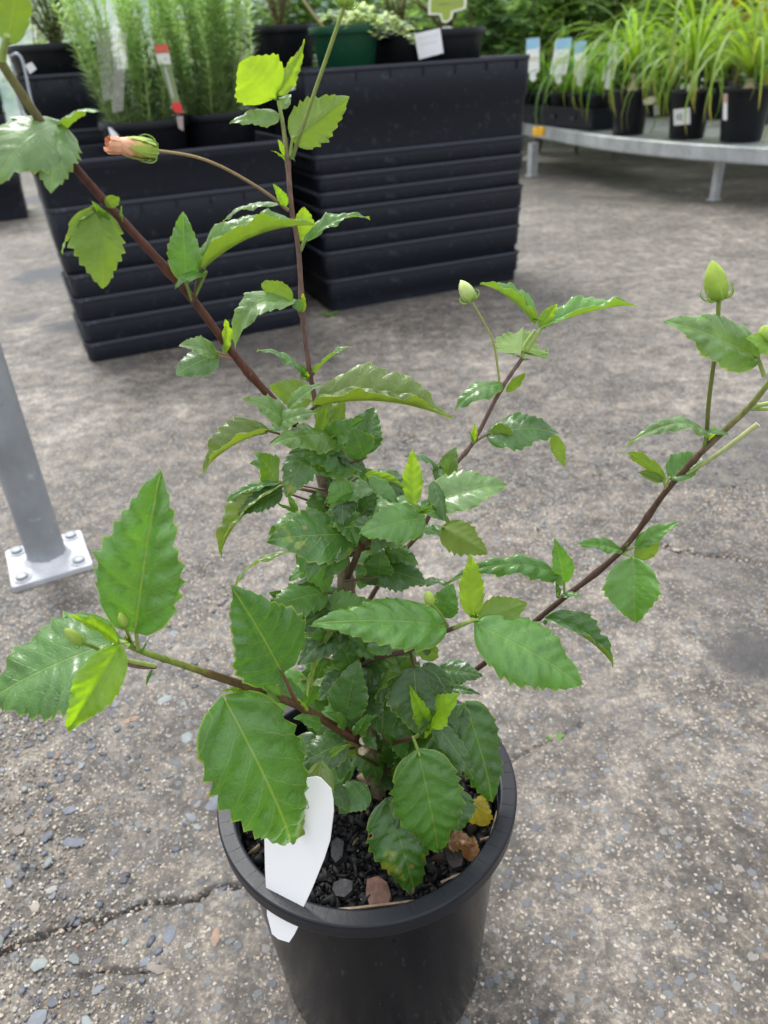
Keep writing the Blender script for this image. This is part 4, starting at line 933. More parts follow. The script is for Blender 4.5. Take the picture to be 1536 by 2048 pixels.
stem('branch', [(668, 1040, Y0-.003), (672, 990, .452), (684, 966, .448)], 0.0021, 0.0015, (.07, .04, .03), BROWN, n=20)
stem('branch', [(742, 1492, Y0-.008), (705, 1474, .425), (650, 1442, .405), (590, 1408, .388), (500, 1375, .368), (410, 1345, .352)], .0035, .0026, REDB, (.11, .075, .030), nodes=(.04, .22, .45, .70), n=70)
stem('branch_tip', [(410, 1345, .352), (350, 1325, .344), (290, 1305, .337), (256, 1290, .333)], 0.0021, 0.0017, (.14, .13, .03), (.17, .30, .04), nodes=(.45,), n=36)
stem('branch', [(710, 1338, Y0-.004), (758, 1314, .438), (820, 1300, .422), (870, 1272, .410), (908, 1256, .403)], 0.0022, 0.0016, (.06, .034, .028), (.085, .050, .035), nodes=(.3, .62), n=50)
stem('branch_tip', [(908, 1256, .403), (935, 1245, .398), (955, 1238, .395)], 0.0016, 0.0012, (.15, .20, .04), LGRN, n=16)
stem('branch', [(762, 1520, Y0), (830, 1440, .468), (910, 1372, .468), (1000, 1302, .462), (1110, 1210, .452), (1240, 1104, .442), (1330, 985, .432), (1402, 905, .424)], 0.0025, 0.0019, (.045, .028, .022), (.085, .045, .030), nodes=(.50, .66, .80, .97), n=100)
stem('branch_tip', [(1402, 905, .424), (1450, 860, .418), (1500, 812, .411), (1540, 762, .404), (1575, 712, .40)], 0.0020, 0.0015, (.13, .085, .055), (.23, .30, .07), nodes=(.45,), n=40)
stem('branch', [(752, 1530, Y0-.004), (775, 1493, Y0-.012), (800, 1482, .432), (832, 1474, .425)], 0.0021, 0.0016, (.07, .036, .030), (.10, .045, .035), nodes=(.4,), n=30)
stem('stalk', [(832, 1474, .425), (842, 1462, .422), (850, 1448, .419)], .0016, .0013, LGRN, LGRN, M_green_stem)
stem('branch', [(748, 1545, Y0-.004), (735, 1560, .43), (722, 1578, .42)], 0.0016, 0.0009, (.10, .06, .045), PINK, n=16)
stem('branch', [(742, 1480, Y0-.004), (690, 1500, .43), (630, 1510, .42)], 0.0018, 0.0011, (.10, .05, .05), (.14, .07, .06), n=16)
# pale cut ends
def cut(p, q, r, label):
    mb = MB(); A, B = ony(*p), ony(*q); tube(mb, [A, A*.5+B*.5, B], [r*1.1, r, r], 12, [REDB, (.14, .09, .06), (.52, .42, .30)]); o = part('cut_stub', mb, M_bark, PLANT); o['label'] = label
cut((730, 1492, .428), (726, 1481, .416), .0030, 'pale cut stub on the lower left branch')
cut((738, 1498, .430), (724, 1502, .417), .0032, 'pale scar below the cut stub')
stem('cut_stalk', [(1374, 948, .426), (1440, 905, .420), (1516, 848, .414)], .0012, .0017, (.24, .32, .08), (.40, .42, .20), M_green_stem, label='pale green flower stalk with no flower')
stem('stalk', [(1500, 815, .411), (1530, 808, .408), (1575, 800, .405)], .0013, .0013, LGRN, LGRN, M_green_stem)
stem('stalk', [(1498, 818, .411), (1528, 818, .409), (1575, 815, .406)], .0011, .0011, GRN, LGRN, M_green_stem)

# ---- leaves, from the top down: (blade base, blade tip, width)
K = .480
leaf((550, 192, K), (480, 122, .470), 118, 'B', 0, -.05, 8, 'Y')
leaf((554, 186, K), (611, 80, .478), 40, 'B', 35, .05, 18, 'Y')
leaf((556, 232, K), (459, 246, .470), 42, 'T', 0, .08, -12, 'p')
leaf((560, 216, K+.004), (582, 188, .49), 26, 'T', 0, .05, 0, 'p')
leaf((588, 276, K-.004), (697, 195, .490), 96, 'B', 10, .10, 22, 'g', stalk=[(580, 312, K)], stalkcol=LGRN)
leaf((573, 312, K), (556, 278, .476), 14, 'B', 0, 0, 20, 'y'); leaf((573, 322, K), (544, 301, .474), 7, 'T', 0, .05, 20, 'y'); leaf((580, 315, K), (590, 322, .474), 6, 'T', 0, .05, 20, 'l')
leaf((572, 410, K), (547, 368, .474), 22, 'T', 20, .05, 18, 'y')
leaf((556, 408, K+.002), (446, 441, .482), 36, 'U', 0, .12, -18, 'p', stalk=[(577, 420, K)], stalkcol=LGRN)
leaf((606, 482, K), (608, 413, .478), 46, 'B', 10, .06, 14, 'y', stalk=[(600, 502, K)], stalkcol=GRN)
leaf((614, 480, K), (738, 432, .486), 44, 'U', -12, .12, 16, 'm', stalk=[(602, 502, K)], stalkcol=GRN)
leaf((585, 603, K-.006), (468, 694, .455), 66, 'U', 18, .38, 6, 'p', stalk=[(604, 636, K)], stalkcol=PINK)
leaf((582, 600, K-.008), (522, 566, .462), 44, 'B', -10, .10, -10, 'g')
leaf((590, 600, K-.008), (600, 622, .47), 22, 'T', 0, .05, 0, 'm')
leaf((602, 624, K-.004), (606, 586, .472), 17, 'B', 30, .05, 15, 'Y')
leaf((606, 744, K-.002), (516, 698, .470), 34, 'U', 0, .10, -8, 'm', stalk=[(616, 762, K)], stalkcol=GRN)
leaf((628, 748, K-.004), (700, 691, .472), 36, 'U', 20, .06, 18, 'm', stalk=[(620, 765, K)], stalkcol=BROWN)
leaf((612, 758, K-.002), (603, 728, .475), 18, 'T', 0, .05, 0, 'm')
leaf((622, 800, .478), (540, 772, .486), 62, 'B', -10, .10, 10, 'g')
leaf((578, 816, .440), (640, 767, .432), 36, 'T', 10, .05, 14, 'p')
# left branch
leaf((114, 250, .398), (102, 386, .372), 104, 'T', 10, .16, -22, 'p', stalk=[(126, 306, .40)], stalkcol=LGRN, ripple=.05)
leaf((116, 248, .396), (-12, 366, .368), 150, 'T', 0, .18, -18, 'p', ripple=.05)
leaf((118, 256, .398), (196, 219, .392), 44, 'U', 12, .12, -16, 'l', stalk=[(128, 306, .40)], stalkcol=LGRN)
leaf((16, 84, .374), (42, -70, .37), 72, 'B', 0, .08, 14, 'g')
leaf((188, 420, .404), (206, 577, .398), 116, 'B', 18, -.10, 16, 'g', stalk=[(236, 464, .414)], stalkcol=(.2, .17, .08))
leaf((192, 424, .404), (122, 505, .402), 46, 'U', -20, .10, -10, 'p')
leaf((216, 452, .410), (184, 402, .402), 24, 'T', 15, .05, 10, 'y'); leaf((213, 412, .408), (238, 394, .404), 26, 'B', 0, .1, 0, 'g'); leaf((242, 446, .413), (243, 411, .410), 8, 'T', 0, 0, 10, 'l')
leaf((372, 560, .420), (366, 424, .424), 66, 'T', 0, .05, 12, 'l', stalk=[(384, 600, .426)], stalkcol=GRN)
leaf((404, 540, .420), (628, 448, .426), 96, 'U', 0, .10, 48, 'g', stalk=[(388, 604, .426)], stalkcol=BROWN, label='large folded leaf seen from below')
leaf((408, 548, .418), (350, 577, .412), 34, 'U', 10, .22, -10, 'm', stalk=[(386, 602, .426)], stalkcol=GRN)
leaf((432, 704, .430), (360, 690, .418), 48, 'T', 0, .10, 4, 'p', stalk=[(470, 718, .436)], stalkcol=PINK)
leaf((432, 712, .428), (352, 748, .412), 66, 'T', 0, .08, -14, 'd', stalk=[(470, 720, .436)], stalkcol=PINK)
leaf((446, 704, .430), (452, 638, .424), 26, 'B', 40, .06, 20, 'Y'); leaf((437, 712, .428), (425, 705, .426), 10, 'T', 0, 0, 0, 'y')
leaf((575, 838, .440), (487, 797, .424), 62, 'T', 0, .06, 0, 'p')
leaf((545, 852, .436), (634, 824, .424), 48, 'T', 0, .08, -6, 'p', ripple=.05)
# crown of the trunk
leaf((536, 864, .436), (403, 944, .424), 96, 'U', 0, .10, 48, 'o', stalk=[(612, 884, Y0)], stalkcol=PINK, dmg=.0, label='yellowish drooping leaf')
leaf((534, 862, .440), (460, 852, .440), 44, 'U', 0, .10, -10, 'D')
leaf((636, 812, .440), (904, 838, .430), 140, 'U', 0, .10, 48, 'o', stalk=[(606, 834, .446)], stalkcol=BROWN, label='long folded leaf with yellow edges', curl=.1)
leaf((716, 906, .460), (748, 815, .474), 84, 'T', 0, .04, 16, 'd', stalk=[(694, 956, .455)], stalkcol=LGRN)
leaf((642, 898, .444), (724, 838, .440), 62, 'T', -10, .08, 8, 'm', ripple=.05)
leaf((646, 894, .446), (718, 902, .438), 44, 'T', 0, .06, -8, 'd')
leaf((622, 892, .440), (572, 994, .420), 74, 'T', 0, .08, -10, 'd', stalk=[(618, 882, .446)], dmg=.5, label='dark leaf with small holes')
leaf((600, 872, .440), (538, 886, .430), 24, 'T', 0, .06, 10, 'p'); leaf((634, 872, .446), (652, 812, .440), 30, 'B', 20, .05, 14, 'm'); leaf((650, 838, .46), (642, 792, .47), 44, 'B', 0, .05, 0, 'g'); leaf((660, 856, .46), (690, 800, .47), 40, 'B', 0, .05, 0, 'g')
leaf((660, 890, .45), (735, 945, .44), 40, 'T', 0, .08, 0, 'D'); leaf((640, 905, .45), (700, 935, .44), 34, 'T', 0, .08, 0, 'D')
# middle left
leaf((566, 974, .444), (436, 1110, .420), 76, 'U', 0, .13, 46, 'o', stalk=[(636, 985, Y0)], stalkcol=PINK, label='drooping leaf, yellow underneath')
leaf((560, 982, .438), (476, 1030, .425), 54, 'T', 0, .06, 0, 'D')
leaf((556, 966, .444), (452, 1002, .43), 28, 'U', 0, .10, 0, 'm'); leaf((592, 1022, .44), (574, 984, .436), 16, 'T', 20, .05, 15, 'l'); leaf((590, 1024, .44), (548, 1004, .436), 8, 'T', 0, .0, 15, 'l')
leaf((684, 968, .444), (686, 1050, .424), 66, 'T', 0, .05, -14, 'D', dmg=.3, ripple=.09, label='wavy dark leaf with yellow margin')
leaf((738, 952, .44), (842, 992, .428), 60, 'T', 0, .10, -10, 'D', dmg=.35, label='dark leaf with a yellow patch')
leaf((735, 950, .436), (822, 990, .424), 34, 'B', -20, .10, 0, 'y'); leaf((742, 955, .432), (800, 1016, .420), 34, 'T', 0, .10, -10, 'm')
leaf((826, 1006, .420), (825, 899, .424), 44, 'B', 0, .03, 12, 'Y', label='upright bright young leaf')
leaf((846, 1036, .416), (718, 1068, .398), 86, 'T', 12, .12, -10, 'l', ripple=.05)
leaf((862, 1002, .432), (1013, 968, .438), 92, 'T', 0, .06, 8, 'p')
leaf((866, 965, .430), (890, 1040, .415), 38, 'T', 20, .06, -22, 'd'); leaf((845, 1005, .424), (900, 1045, .418), 34, 'T', 0, .06, 0, 'm')
leaf((878, 938, .47), (812, 912, .462), 30, 'U', 0, .12, -10, 'd'); leaf((892, 952, .468), (912, 895, .466), 44, 'T', 0, .06, 10, 'p', stalk=[(898, 962, .48)], stalkcol=GRN)
leaf((880, 935, .468), (872, 962, .46), 26, 'T', 0, .06, 10, 'd', stalk=[(885, 962, .48)])
leaf((886, 1056, .462), (976, 1108, .452), 74, 'B', 20, -.12, 14, 'o', stalk=[(845, 1064, .474)], stalkcol=PINK); leaf((866, 1052, .46), (880, 1072, .45), 24, 'T', 0, .1, 0, 'm')
leaf((707, 1070, .434), (538, 1078, .410), 122, 'T', 8, .06, -8, 'd', stalk=[(726, 1100, .446)], stalkcol=REDB, dmg=.55, label='glossy dark leaf with bitten edge and yellow spots')
leaf((704, 1064, .45), (752, 985, .45), 66, 'T', 0, .06, 0, 'D'); leaf((698, 1020, .46), (650, 950, .46), 54, 'T', 0, .06, 0, 'D'); leaf((692, 1110, .452), (640, 1160, .44), 40, 'T', 0, .06, 0, 'm')
leaf((582, 1104, .44), (462, 1196, .428), 34, 'U', -25, .18, -10, 'o'); leaf((650, 1162, .45), (586, 1170, .44), 28, 'U', 0, .12, -6, 'd'); leaf((760, 1138, .446), (850, 1164, .43), 80, 'T', 0, .08, -14, 'D', stalk=[(716, 1128, .452)], stalkcol=PINK); leaf((728, 1132, .448), (768, 1104, .44), 26, 'T', 0, .05, 0, 'm')
leaf((785, 1050, .44), (742, 1110, .43), 38, 'T', 0, .06, 0, 'm'); leaf((775, 1130, .47), (830, 1112, .46), 36, 'T', 0, .08, 0, 'D'); leaf((790, 1150, .46), (720, 1165, .45), 44, 'T', 0, .08, 0, 'D'); leaf((840, 1168, .455), (905, 1172, .44), 30, 'U', 0, .10, 0, 'D')
stem('stalk', [(766, 1130, .468), (782, 1080, .468), (790, 1050, .466)], .0011, .0010, LGRN, LGRN, M_green_stem)
# right
leaf((1110, 1148, .442), (893, 1160, .420), 64, 'U', 14, .17, -22, 'm', stalk=[(1116, 1194, .45)], stalkcol=REDB); leaf((1106, 1152, .44), (1104, 1166, .43), 20, 'T', 0, .05, 0, 'd')
leaf((1128, 1164, .444), (1108, 1076, .440), 50, 'T', 0, .06, 14, 'l', stalk=[(1128, 1196, .45)], stalkcol=LGRN)
leaf((1122, 1192, .446), (1166, 1194, .438), 18, 'U', 0, .10, 0, 'm'); leaf((1118, 1192, .446), (1112, 1170, .44), 16, 'T', 0, .05, 0, 'm')
leaf((1266, 1118, .434), (1271, 1246, .412), 118, 'T', -14, .06, 26, 'l', stalk=[(1244, 1106, .442)], stalkcol=LGRN, ripple=.05)
leaf((1276, 1118, .434), (1318, 1078, .430), 44, 'B', -20, .05, 0, 'g')
leaf((1240, 1100, .440), (1150, 1088, .428), 34, 'T', 0, .08, 4, 'l'); leaf((1274, 1092, .436), (1360, 1043, .432), 36, 'T', 0, .06, 12, 'l', stalk=[(1246, 1105, .442)], stalkcol=LGRN); leaf((1250, 1100, .44), (1256, 1084, .438), 8, 'T', 0, 0, 10, 'l')
leaf((1094, 1240, .442), (1228, 1332, .424), 84, 'U', 0, .12, 46, 'd'); leaf((1090, 1240, .442), (1090, 1250, .44), 10, 'T', 0, .1, 0, 'd')
leaf((1326, 962, .430), (1239, 902, .422), 32, 'B', 30, .10, 8, 'g', stalk=[(1332, 984, .432)], stalkcol=LGRN); leaf((1340, 956, .430), (1402, 908, .436), 66, 'T', 0, .04, 18, 'm', stalk=[(1332, 982, .432)], stalkcol=LGRN); leaf((1326, 962, .430), (1272, 942, .42), 20, 'B', 0, .05, 0, 'm')
leaf((1410, 868, .420), (1256, 886, .398), 54, 'U', 14, .20, -10, 'p', stalk=[(1407, 898, .424)], stalkcol=GRN); leaf((1405, 864, .420), (1458, 870, .414), 26, 'U', 0, .10, 0, 'm'); leaf((1422, 882, .422), (1428, 852, .42), 14, 'B', 0, 0, 15, 'y')
leaf((1512, 714, .404), (1334, 640, .398), 104, 'T', 8, .05, -8, 'p', stalk=[(1528, 752, .404)], stalkcol=LGRN)
leaf((1552, 722, .400), (1494, 676, .388), 74, 'T', 0, .10, -8, 'Y'); leaf((1560, 735, .4), (1600, 680, .4), 60, 'T', 0, .1, 0, 'l')
# upper right branch
leaf((1042, 702, .484), (1046, 656, .528), 116, 'B', 0, .05, 12, 'd', ripple=.08); leaf((1066, 644, .485), (964, 564, .480), 66, 'U', 0, .06, 44, 'l', puck=.03); leaf((1086, 656, .484), (1273, 607, .486), 66, 'U', 0, .05, 40, 'l', puck=.03, stalk=[(1052, 706, .485)], stalkcol=LGRN); leaf((1078, 648, .483), (1114, 608, .48), 26, 'B', 20, .05, 15, 'Y')
leaf((1000, 768, .482), (908, 822, .468), 56, 'U', 8, .16, -12, 'm', stalk=[(1004, 782, .484)], stalkcol=GRN); leaf((1014, 782, .482), (1052, 745, .478), 22, 'B', 20, .05, 14, 'y')
leaf((978, 868, .480), (1116, 866, .468), 92, 'T', 8, .12, -10, 'd', stalk=[(947, 886, .482)], stalkcol=PINK, label='glossy leaf with a curled torn tip'); leaf((1108, 872, .468), (1130, 934, .456), 28, 'B', 20, .04, 0, 'y', dmg=.5); leaf((985, 868, .478), (1025, 860, .465), 36, 'B', 0, .08, 0, 'g')
leaf((948, 884, .48), (950, 845, .478), 13, 'B', 0, 0, 15, 'y'); leaf((946, 886, .48), (940, 862, .478), 6, 'T', 0, 0, 10, 'l'); leaf((1046, 716, .484), (1022, 708, .48), 5, 'T', 0, 0, 10, 'l'); leaf((1046, 720, .484), (1062, 718, .48), 5, 'T', 0, 0, 10, 'l')
# big light leaves in front
leaf((884, 1250, .402), (626, 1246, .376), 124, 'T', 0, .06, -14, 'l', ripple=.03, label='large light green leaf pointing left')
leaf((944, 1230, .396), (942, 1110, .400), 54, 'B', 0, .03, 12, 'Y', label='upright bright young leaf on the right')
leaf((958, 1252, .392), (1162, 1370, .372), 150, 'T', 0, .09, -15, 'l', label='large light green leaf on the right'); leaf((960, 1240, .396), (1054, 1206, .400), 66, 'B', 0, .05, 0, 'g')
leaf((884, 1232, .41), (906, 1168, .414), 62, 'T', 0, .05, 14, 'm')
leaf((562, 1342, .376), (462, 1172, .370), 172, 'T', 0, .05, 10, 'd', stalk=[(594, 1408, .389)], stalkcol=(.20, .06, .05), label='broad glossy dark leaf on the left', ripple=.04)
leaf((454, 1406, .354), (584, 1690, .342), 212, 'T', 0, .13, -18, 'm', label='largest leaf, hanging over the left of the pot', ripple=.03)
leaf((272, 1252, .330), (320, 942, .344), 188, 'T', 0, .03, 14, 'l', stalk=[(276, 1298, .334)], stalkcol=LGRN, label='large upright light green leaf on the left', ripple=.035)
leaf((228, 1282, .336), (-24, 1398, .324), 232, 'T', -8, .05, -6, 'm', label='large leaf cut by the left edge', ripple=.05, stalk=[(258, 1290, .334)], stalkcol=LGRN)
leaf((238, 1296, .318), (134, 1464, .296), 92, 'T', 24, .08, 20, 'Y', label='bright young leaf on the left tip'); leaf((232, 1284, .322), (138, 1231, .308), 42, 'T', -10, .06, 22, 'Y')
leaf((284, 1306, .335), (300, 1272, .33), 7, 'T', 0, 0, 10, 'l'); leaf((304, 1340, .34), (292, 1372, .336), 7, 'T', 0, .1, 10, 'l'); leaf((496, 1380, .366), (440, 1382, .36), 14, 'T', 0, .08, 14, 'y')
stem('stalk', [(310, 1332, .342), (280, 1326, .338), (238, 1318, .333)], .0014, .0013, LGRN, LGRN, M_green_stem); stem('stalk', [(312, 1334, .342), (280, 1334, .338), (240, 1326, .333)], .0012, .0010, BROWN, PINK, M_green_stem)
# inside, low
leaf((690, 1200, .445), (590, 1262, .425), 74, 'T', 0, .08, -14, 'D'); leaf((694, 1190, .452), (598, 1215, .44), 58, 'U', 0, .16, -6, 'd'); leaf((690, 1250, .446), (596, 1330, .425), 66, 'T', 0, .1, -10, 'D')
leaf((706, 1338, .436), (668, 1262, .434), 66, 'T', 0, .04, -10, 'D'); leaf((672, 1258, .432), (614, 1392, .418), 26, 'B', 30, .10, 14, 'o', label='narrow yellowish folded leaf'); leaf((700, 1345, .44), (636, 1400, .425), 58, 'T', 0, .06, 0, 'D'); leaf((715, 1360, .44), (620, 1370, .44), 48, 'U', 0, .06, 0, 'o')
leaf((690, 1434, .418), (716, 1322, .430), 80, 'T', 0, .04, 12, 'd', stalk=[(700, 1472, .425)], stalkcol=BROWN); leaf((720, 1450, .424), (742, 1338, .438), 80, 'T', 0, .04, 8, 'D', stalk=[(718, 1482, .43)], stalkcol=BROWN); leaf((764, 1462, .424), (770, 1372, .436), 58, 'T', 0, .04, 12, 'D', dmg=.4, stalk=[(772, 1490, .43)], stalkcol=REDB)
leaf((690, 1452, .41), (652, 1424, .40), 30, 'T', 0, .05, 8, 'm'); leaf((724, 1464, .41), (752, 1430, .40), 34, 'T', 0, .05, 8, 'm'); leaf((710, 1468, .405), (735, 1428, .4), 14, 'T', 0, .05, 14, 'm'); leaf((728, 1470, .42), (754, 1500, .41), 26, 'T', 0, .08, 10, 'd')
leaf((828, 1336, .428), (838, 1470, .405), 118, 'T', 0, .06, -8, 'D', dmg=.42, stalk=[(820, 1302, .422)], stalkcol=REDB, label='dark leaf with pinholes'); leaf((850, 1330, .43), (905, 1400, .42), 44, 'T', 0, .06, 0, 'D')
leaf((852, 1452, .412), (820, 1372, .406), 38, 'T', 20, .05, 16, 'Y'); leaf((858, 1442, .412), (920, 1388, .408), 68, 'T', 0, .05, 6, 'Y', label='bright young leaf over the pot'); leaf((850, 1470, .416), (868, 1456, .41), 20, 'T', 0, .05, 10, 'y')
leaf((838, 1508, .398), (878, 1706, .378), 150, 'T', 0, .08, -15, 'm', stalk=[(826, 1474, .425)], stalkcol=LGRN, label='mid green leaf hanging over the front of the potting mix')
leaf((932, 1412, .440), (986, 1606, .412), 118, 'T', 14, .06, -16, 'd', label='big dark leaf over the right rim'); leaf((920, 1410, .44), (912, 1480, .42), 50, 'T', 0, .06, 0, 'D'); leaf((870, 1446, .42), (950, 1560, .395), 46, 'T', 0, .08, -16, 'D', dmg=.5, label='tattered dark leaf'); leaf((880, 1470, .43), (900, 1590, .405), 74, 'T', 0, .06, 0, 'D')
leaf((778, 1604, .405), (832, 1792, .368), 128, 'T', 0, .05, -10, 'd', dmg=.62, label='dark leaf with holes and yellow blotches resting near the front rim'); leaf((790, 1592, .412), (884, 1704, .384), 76, 'T', -10, .06, 0, 'D'); leaf((905, 1580, .408), (918, 1664, .388), 84, 'T', 0, .05, 0, 'd', ripple=.05)
leaf((692, 1484, .412), (590, 1536, .392), 74, 'T', 0, .10, -12, 'D', dmg=.35, stalk=[(740, 1502, .43)], stalkcol=(.16, .06, .07), label='blue green leaf with one hole'); leaf((660, 1512, .400), (700, 1488, .396), 16, 'T', 0, .05, 14, 'y')
leaf((642, 1530, .388), (596, 1680, .352), 76, 'T', 40, .08, 12, 'o', label='narrow olive leaf curling in front of the white tag')
leaf((732, 1572, .405), (678, 1626, .388), 66, 'T', 0, .06, -6, 'd', stalk=[(745, 1566, .42)], stalkcol=PINK); leaf((700, 1590, .40), (655, 1600, .39), 56, 'T', 0, .06, 0, 'D')
leaf((600, 1476, .40), (582, 1562, .386), 34, 'T', 10, .06, 16, 'm'); leaf((672, 1530, .412), (684, 1566, .40), 34, 'T', 0, .06, 8, 'm'); leaf((690, 1512, .41), (680, 1560, .40), 34, 'T', 0, .06, 8, 'd')
leaf((560, 1398, .378), (514, 1362, .37), 34, 'T', 0, .06, 12, 'l'); leaf((602, 1400, .40), (508, 1352, .40), 54, 'T', 0, .06, 0, 'd'); leaf((616, 1420, .385), (596, 1398, .38), 10, 'T', 0, 0, 10, 'y'); leaf((640, 1446, .395), (590, 1436, .385), 44, 'T', 0, .06, 10, 'm')
leaf((880, 1338, .44), (965, 1352, .43), 56, 'T', 0, .06, -8, 'D', dmg=.3); leaf((860, 1300, .43), (824, 1262, .425), 48, 'T', 0, .1, 10, 'D'); leaf((846, 1318, .43), (870, 1290, .43), 44, 'B', 0, .06, 0, 'm'); leaf((780, 1290, .45), (800, 1250, .46), 54, 'T', 0, .06, 0, 'd'); leaf((760, 1280, .455), (735, 1330, .445), 44, 'T', 0, .06, 0, 'D'); leaf((900, 1376, .464), (960, 1388, .455), 20, 'T', 0, .06, 10, 'd')
leaf((772, 1272, .44), (770, 1240, .44), 30, 'T', 0, .05, 0, 'd', stalk=[(770, 1310, .436)]); leaf((800, 1345, .45), (775, 1300, .45), 60, 'T', 0, .06, 0, 'm')
# dim leaves filling the heart of the bush
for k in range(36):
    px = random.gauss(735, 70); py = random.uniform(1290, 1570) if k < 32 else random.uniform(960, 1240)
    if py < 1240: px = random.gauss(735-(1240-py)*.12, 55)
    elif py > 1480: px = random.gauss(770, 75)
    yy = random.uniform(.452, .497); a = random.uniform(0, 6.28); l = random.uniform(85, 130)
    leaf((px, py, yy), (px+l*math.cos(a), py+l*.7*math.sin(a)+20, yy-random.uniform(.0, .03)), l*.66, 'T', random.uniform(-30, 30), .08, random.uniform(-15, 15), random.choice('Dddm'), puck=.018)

for k in range(62):
    f = random.random(); py = 870+f*640; cx = 640+(py-870)*.20; px = cx+random.gauss(0, 46+34*f)
    yy = random.uniform(.432, .486); a = random.uniform(0, 6.28); l = random.uniform(80, 130)
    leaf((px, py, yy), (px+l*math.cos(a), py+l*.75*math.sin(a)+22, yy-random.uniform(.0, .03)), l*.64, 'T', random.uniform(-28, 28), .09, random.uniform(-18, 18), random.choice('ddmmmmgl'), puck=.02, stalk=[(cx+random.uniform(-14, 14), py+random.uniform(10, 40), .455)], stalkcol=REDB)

# ---- buds
M_petal = mat_vcol('petal', .5, .15, 200, .3)
def bud(base, tip, w, stalkpts, r, kind, label, col, open_=0):
    b, e = ony(*base), ony(*tip); ax = unit(e-b); L = float(np.linalg.norm(e-b)); W = w*depth(b)/FPX/2
    x = unit(np.cross(ax, [.3, .1, 1])); y = np.cross(ax, x)
    mb = MB(); n = 20; V = []; C = []; prof = ((0, .45), (.06, .72), (.18, .95), (.35, 1.0), (.55, .93), (.72, .74), (.86, .46), (.95, .2), (1, .02)) if not open_ else ((0, .5), (.07, .8), (.2, 1.), (.4, 1.0), (.6, .93), (.78, .78), (.9, .58), (.96, .40), (.985, .2), (1.0, .02))
    for i, (s, q) in enumerate(prof):
        for k in range(n):
            a = 6.283*k/n+(s*2.2 if open_ else s*.3); f = 1+(.11*math.cos(5*a) if open_ else .06*math.cos(5*6.283*k/n))*min(1, s*3)
            V.append(b+ax*L*(s+(random.uniform(-.02, .02) if open_ and s > .8 else 0))+(x*math.cos(a)+y*math.sin(a))*W*q*f)
            c = np.array(col[0])*(1-s)+np.array(col[1])*s if not open_ else (np.array(col[0]) if s < .34 else np.array((.58, .46, .13)) if s < .5 else np.array(col[1])*(.85+.3*math.cos(5*a)**2))
            C.append(c)
    Fc = [(i*n+k, i*n+(k+1) % n, (i+1)*n+(k+1) % n, (i+1)*n+k) for i in range(len(prof)-1) for k in range(n)]+[tuple(range(n))[::-1]]
    mb.add(V, Fc, np.array(C)); o = part('flower_bud', mb, M_petal, PLANT); o['label'] = label
    if open_:
        for k in range(9):                                   # crinkled petal tips at the mouth and wrapped petal edges
            a = 6.283*k/9; d = x*math.cos(a)+y*math.sin(a); t2 = np.cross(ax, d); mb = MB(); p = b+ax*L*.80+d*W*.80; q = b+ax*L*(1.0+random.uniform(-.04, .04))+d*W*random.uniform(.5, .85)
            mb.add([p-t2*W*.34, p+d*W*.12, p+t2*W*.34, q+t2*W*.26+d*W*.1, q+ax*L*.02, q-t2*W*.26+d*W*.1], [(0, 1, 4, 5), (1, 2, 3, 4)], np.array(col[1])*random.uniform(.8, 1.15)); part('petal', mb, M_petal, o)
        for k in range(5):
            a = 6.283*k/5+.4; P = [b+ax*L*s+(x*math.cos(a+s*.5)+y*math.sin(a+s*.5))*W*q*1.06 for s, q in ((0, .5), (.1, .88), (.3, 1.02), (.5, 1.0), (.66, .93))]
            t2 = [np.cross(ax, unit(p-b-ax*np.dot(p-b, ax))) for p in P]; ww = (.5, .55, .5, .32, .03); mb = MB()
            mb.add([v for p, t_, g in zip(P, t2, ww) for v in (p-t_*W*g, p+unit(np.cross(t_, ax))*W*.05, p+t_*W*g)], [(i*3+j, i*3+j+1, i*3+j+4, i*3+j+3) for i in range(4) for j in (0, 1)], (.34, .46, .08)); part('sepal', mb, M_petal, o)
    ns = 7
    for k in range(ns):
        a = 6.283*k/ns+.3; d = x*math.cos(a)+y*math.sin(a); P = catmull([b+d*W*.35, b+d*W*1.15+ax*L*.05, b+d*W*1.45+ax*L*.22, b+d*W*1.2+ax*L*.36], 8)
        mb = MB(); tube(mb, P, np.linspace(W*.13, W*.03, 8), 5, (.22, .36, .05)); part('bract', mb, M_green_stem, o)
    P = catmull([ony(*p) for p in stalkpts]+[b, b+ax*L*.04], 30); mb = MB(); g = np.linspace(0, 1, 30)[:, None]; rr = np.linspace(r, r*.85, 30); rr[-6:] *= np.linspace(1, 1.7, 6)
    tube(mb, P, rr, 8, np.array(col[2])*(1-g)+np.array(col[3])*g); part('flower_stalk', mb, M_green_stem, o)
GB = ((.22, .36, .045), (.36, .48, .10), (.16, .20, .05), (.26, .36, .06))
bud((312, 301, .455), (217, 289, .440), 37, [(577, 422, K), (530, 384, .475), (452, 338, .466), (388, 313, .460)], .00095, 0, 'salmon bud about to open on a long curved stalk', ((.38, .50, .10), (.78, .41, .25), (.20, .13, .06), (.34, .25, .10)), 1)
bud((943, 602, .482), (921, 560, .486), 30, [(1001, 780, .484), (988, 690, .483), (968, 646, .482)], .0008, 0, 'small pale green bud on a curved stalk', ((.26, .38, .08), (.50, .58, .24), (.30, .36, .10), (.28, .26, .10)))
bud((1438, 598, .410), (1424, 520, .412), 44, [(1412, 892, .424), (1418, 800, .418), (1432, 690, .413)], .00135, 0, 'plump green bud on a straight stalk at the right', ((.24, .38, .045), (.34, .46, .07), (.11, .10, .035), (.22, .32, .05)))
bud((688, 14, .470), (698, -40, .472), 36, [(584, 318, K), (622, 205, .478), (655, 110, .475)], .0011, 0, 'green bud cut by the top edge', GB)
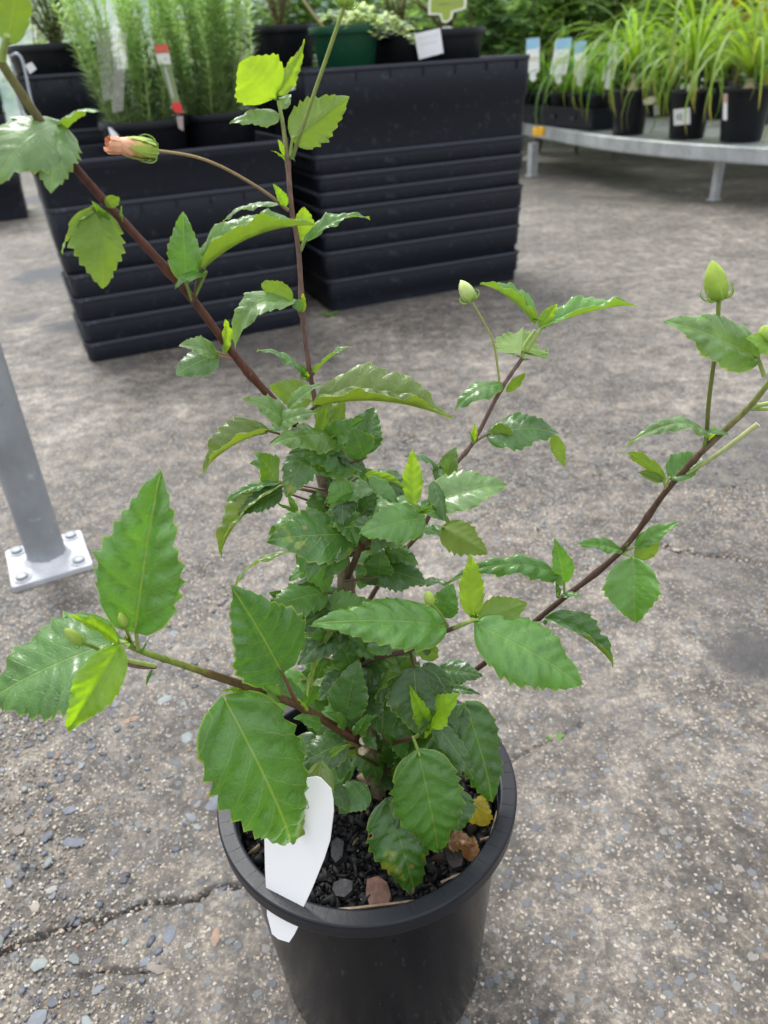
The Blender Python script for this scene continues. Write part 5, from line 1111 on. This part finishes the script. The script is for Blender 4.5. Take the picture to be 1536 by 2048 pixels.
bud((163, 1286, .308), (128, 1258, .302), 23, [(244, 1304, .328), (210, 1304, .324), (185, 1293, .320)], .0011, 0, 'small hairy green bud at the left tip', GB)
bud((250, 1252, .326), (240, 1224, .324), 20, [(268, 1296, .334), (258, 1274, .328)], .0009, 0, 'tiny green bud before the upright leaf', GB)
bud((862, 1206, .392), (854, 1182, .390), 22, [(896, 1252, .402), (880, 1226, .396)], .0009, 0, 'tiny round green bud beside the large light leaf', GB)
bud((1532, 680, .398), (1530, 650, .396), 30, [(1560, 740, .402), (1544, 706, .4)], .0009, 0, 'tiny green bud at the right edge', GB)
# tufts of stipules at the growing tips
for (px, py, yy, n, l) in ((845, 1026, .415, 9, 24), (952, 1236, .392, 9, 16), (556, 200, .478, 5, 16), (1072, 640, .482, 5, 14), (260, 1286, .330, 7, 18), (856, 1462, .412, 7, 22), (618, 758, .474, 3, 14)):
    for k in range(n):
        a = random.uniform(-3.3, .2); leaf((px, py, yy), (px+l*math.cos(a)*random.uniform(.6, 1.2), py+l*math.sin(a)*random.uniform(.6, 1.2), yy-.008), 5, 'T', 0, 0, 15, 'y', name='stipule')

# ---- fallen leaves lying on the potting mix
def fallen(name, label, B, T, w, face, col, **k):
    o = leaf(B, T, w, face, tone='o', name=name, **k); o.color = (*col, k.get('dmg', 0)); mb_ = o.matrix_basis.copy(); o.parent = None
    o.matrix_basis = Matrix.Translation(Vector(OR)) @ mb_; tag(o, label, 'leaf')
def ysoil(px, py, dz=.008): return float(onz(px, py, SOILZ+dz)[1])
fallen('fallen_leaf', 'yellow fallen leaf standing on the mix at the right of the pot', (950, 1648, ysoil(950, 1648)), (968, 1588, ysoil(950, 1648)+.01), 62, 'C', (.62, .50, .05), dmg=.2, ripple=.08)
fallen('fallen_leaf', 'curled dead brown leaf lying on the mix at the right of the pot', (890, 1680, ysoil(890, 1680)), (955, 1690, ysoil(955, 1690, .02)), 44, 'T', (.26, .12, .05), arch=.28, curl=.9, ripple=.15)
fallen('fallen_leaf', 'second piece of dead brown leaf curled upward beside the twig', (938, 1720, ysoil(938, 1720)), (948, 1672, ysoil(948, 1672, .02)), 36, 'S', (.30, .13, .05), arch=.2, curl=-.8, ripple=.12)
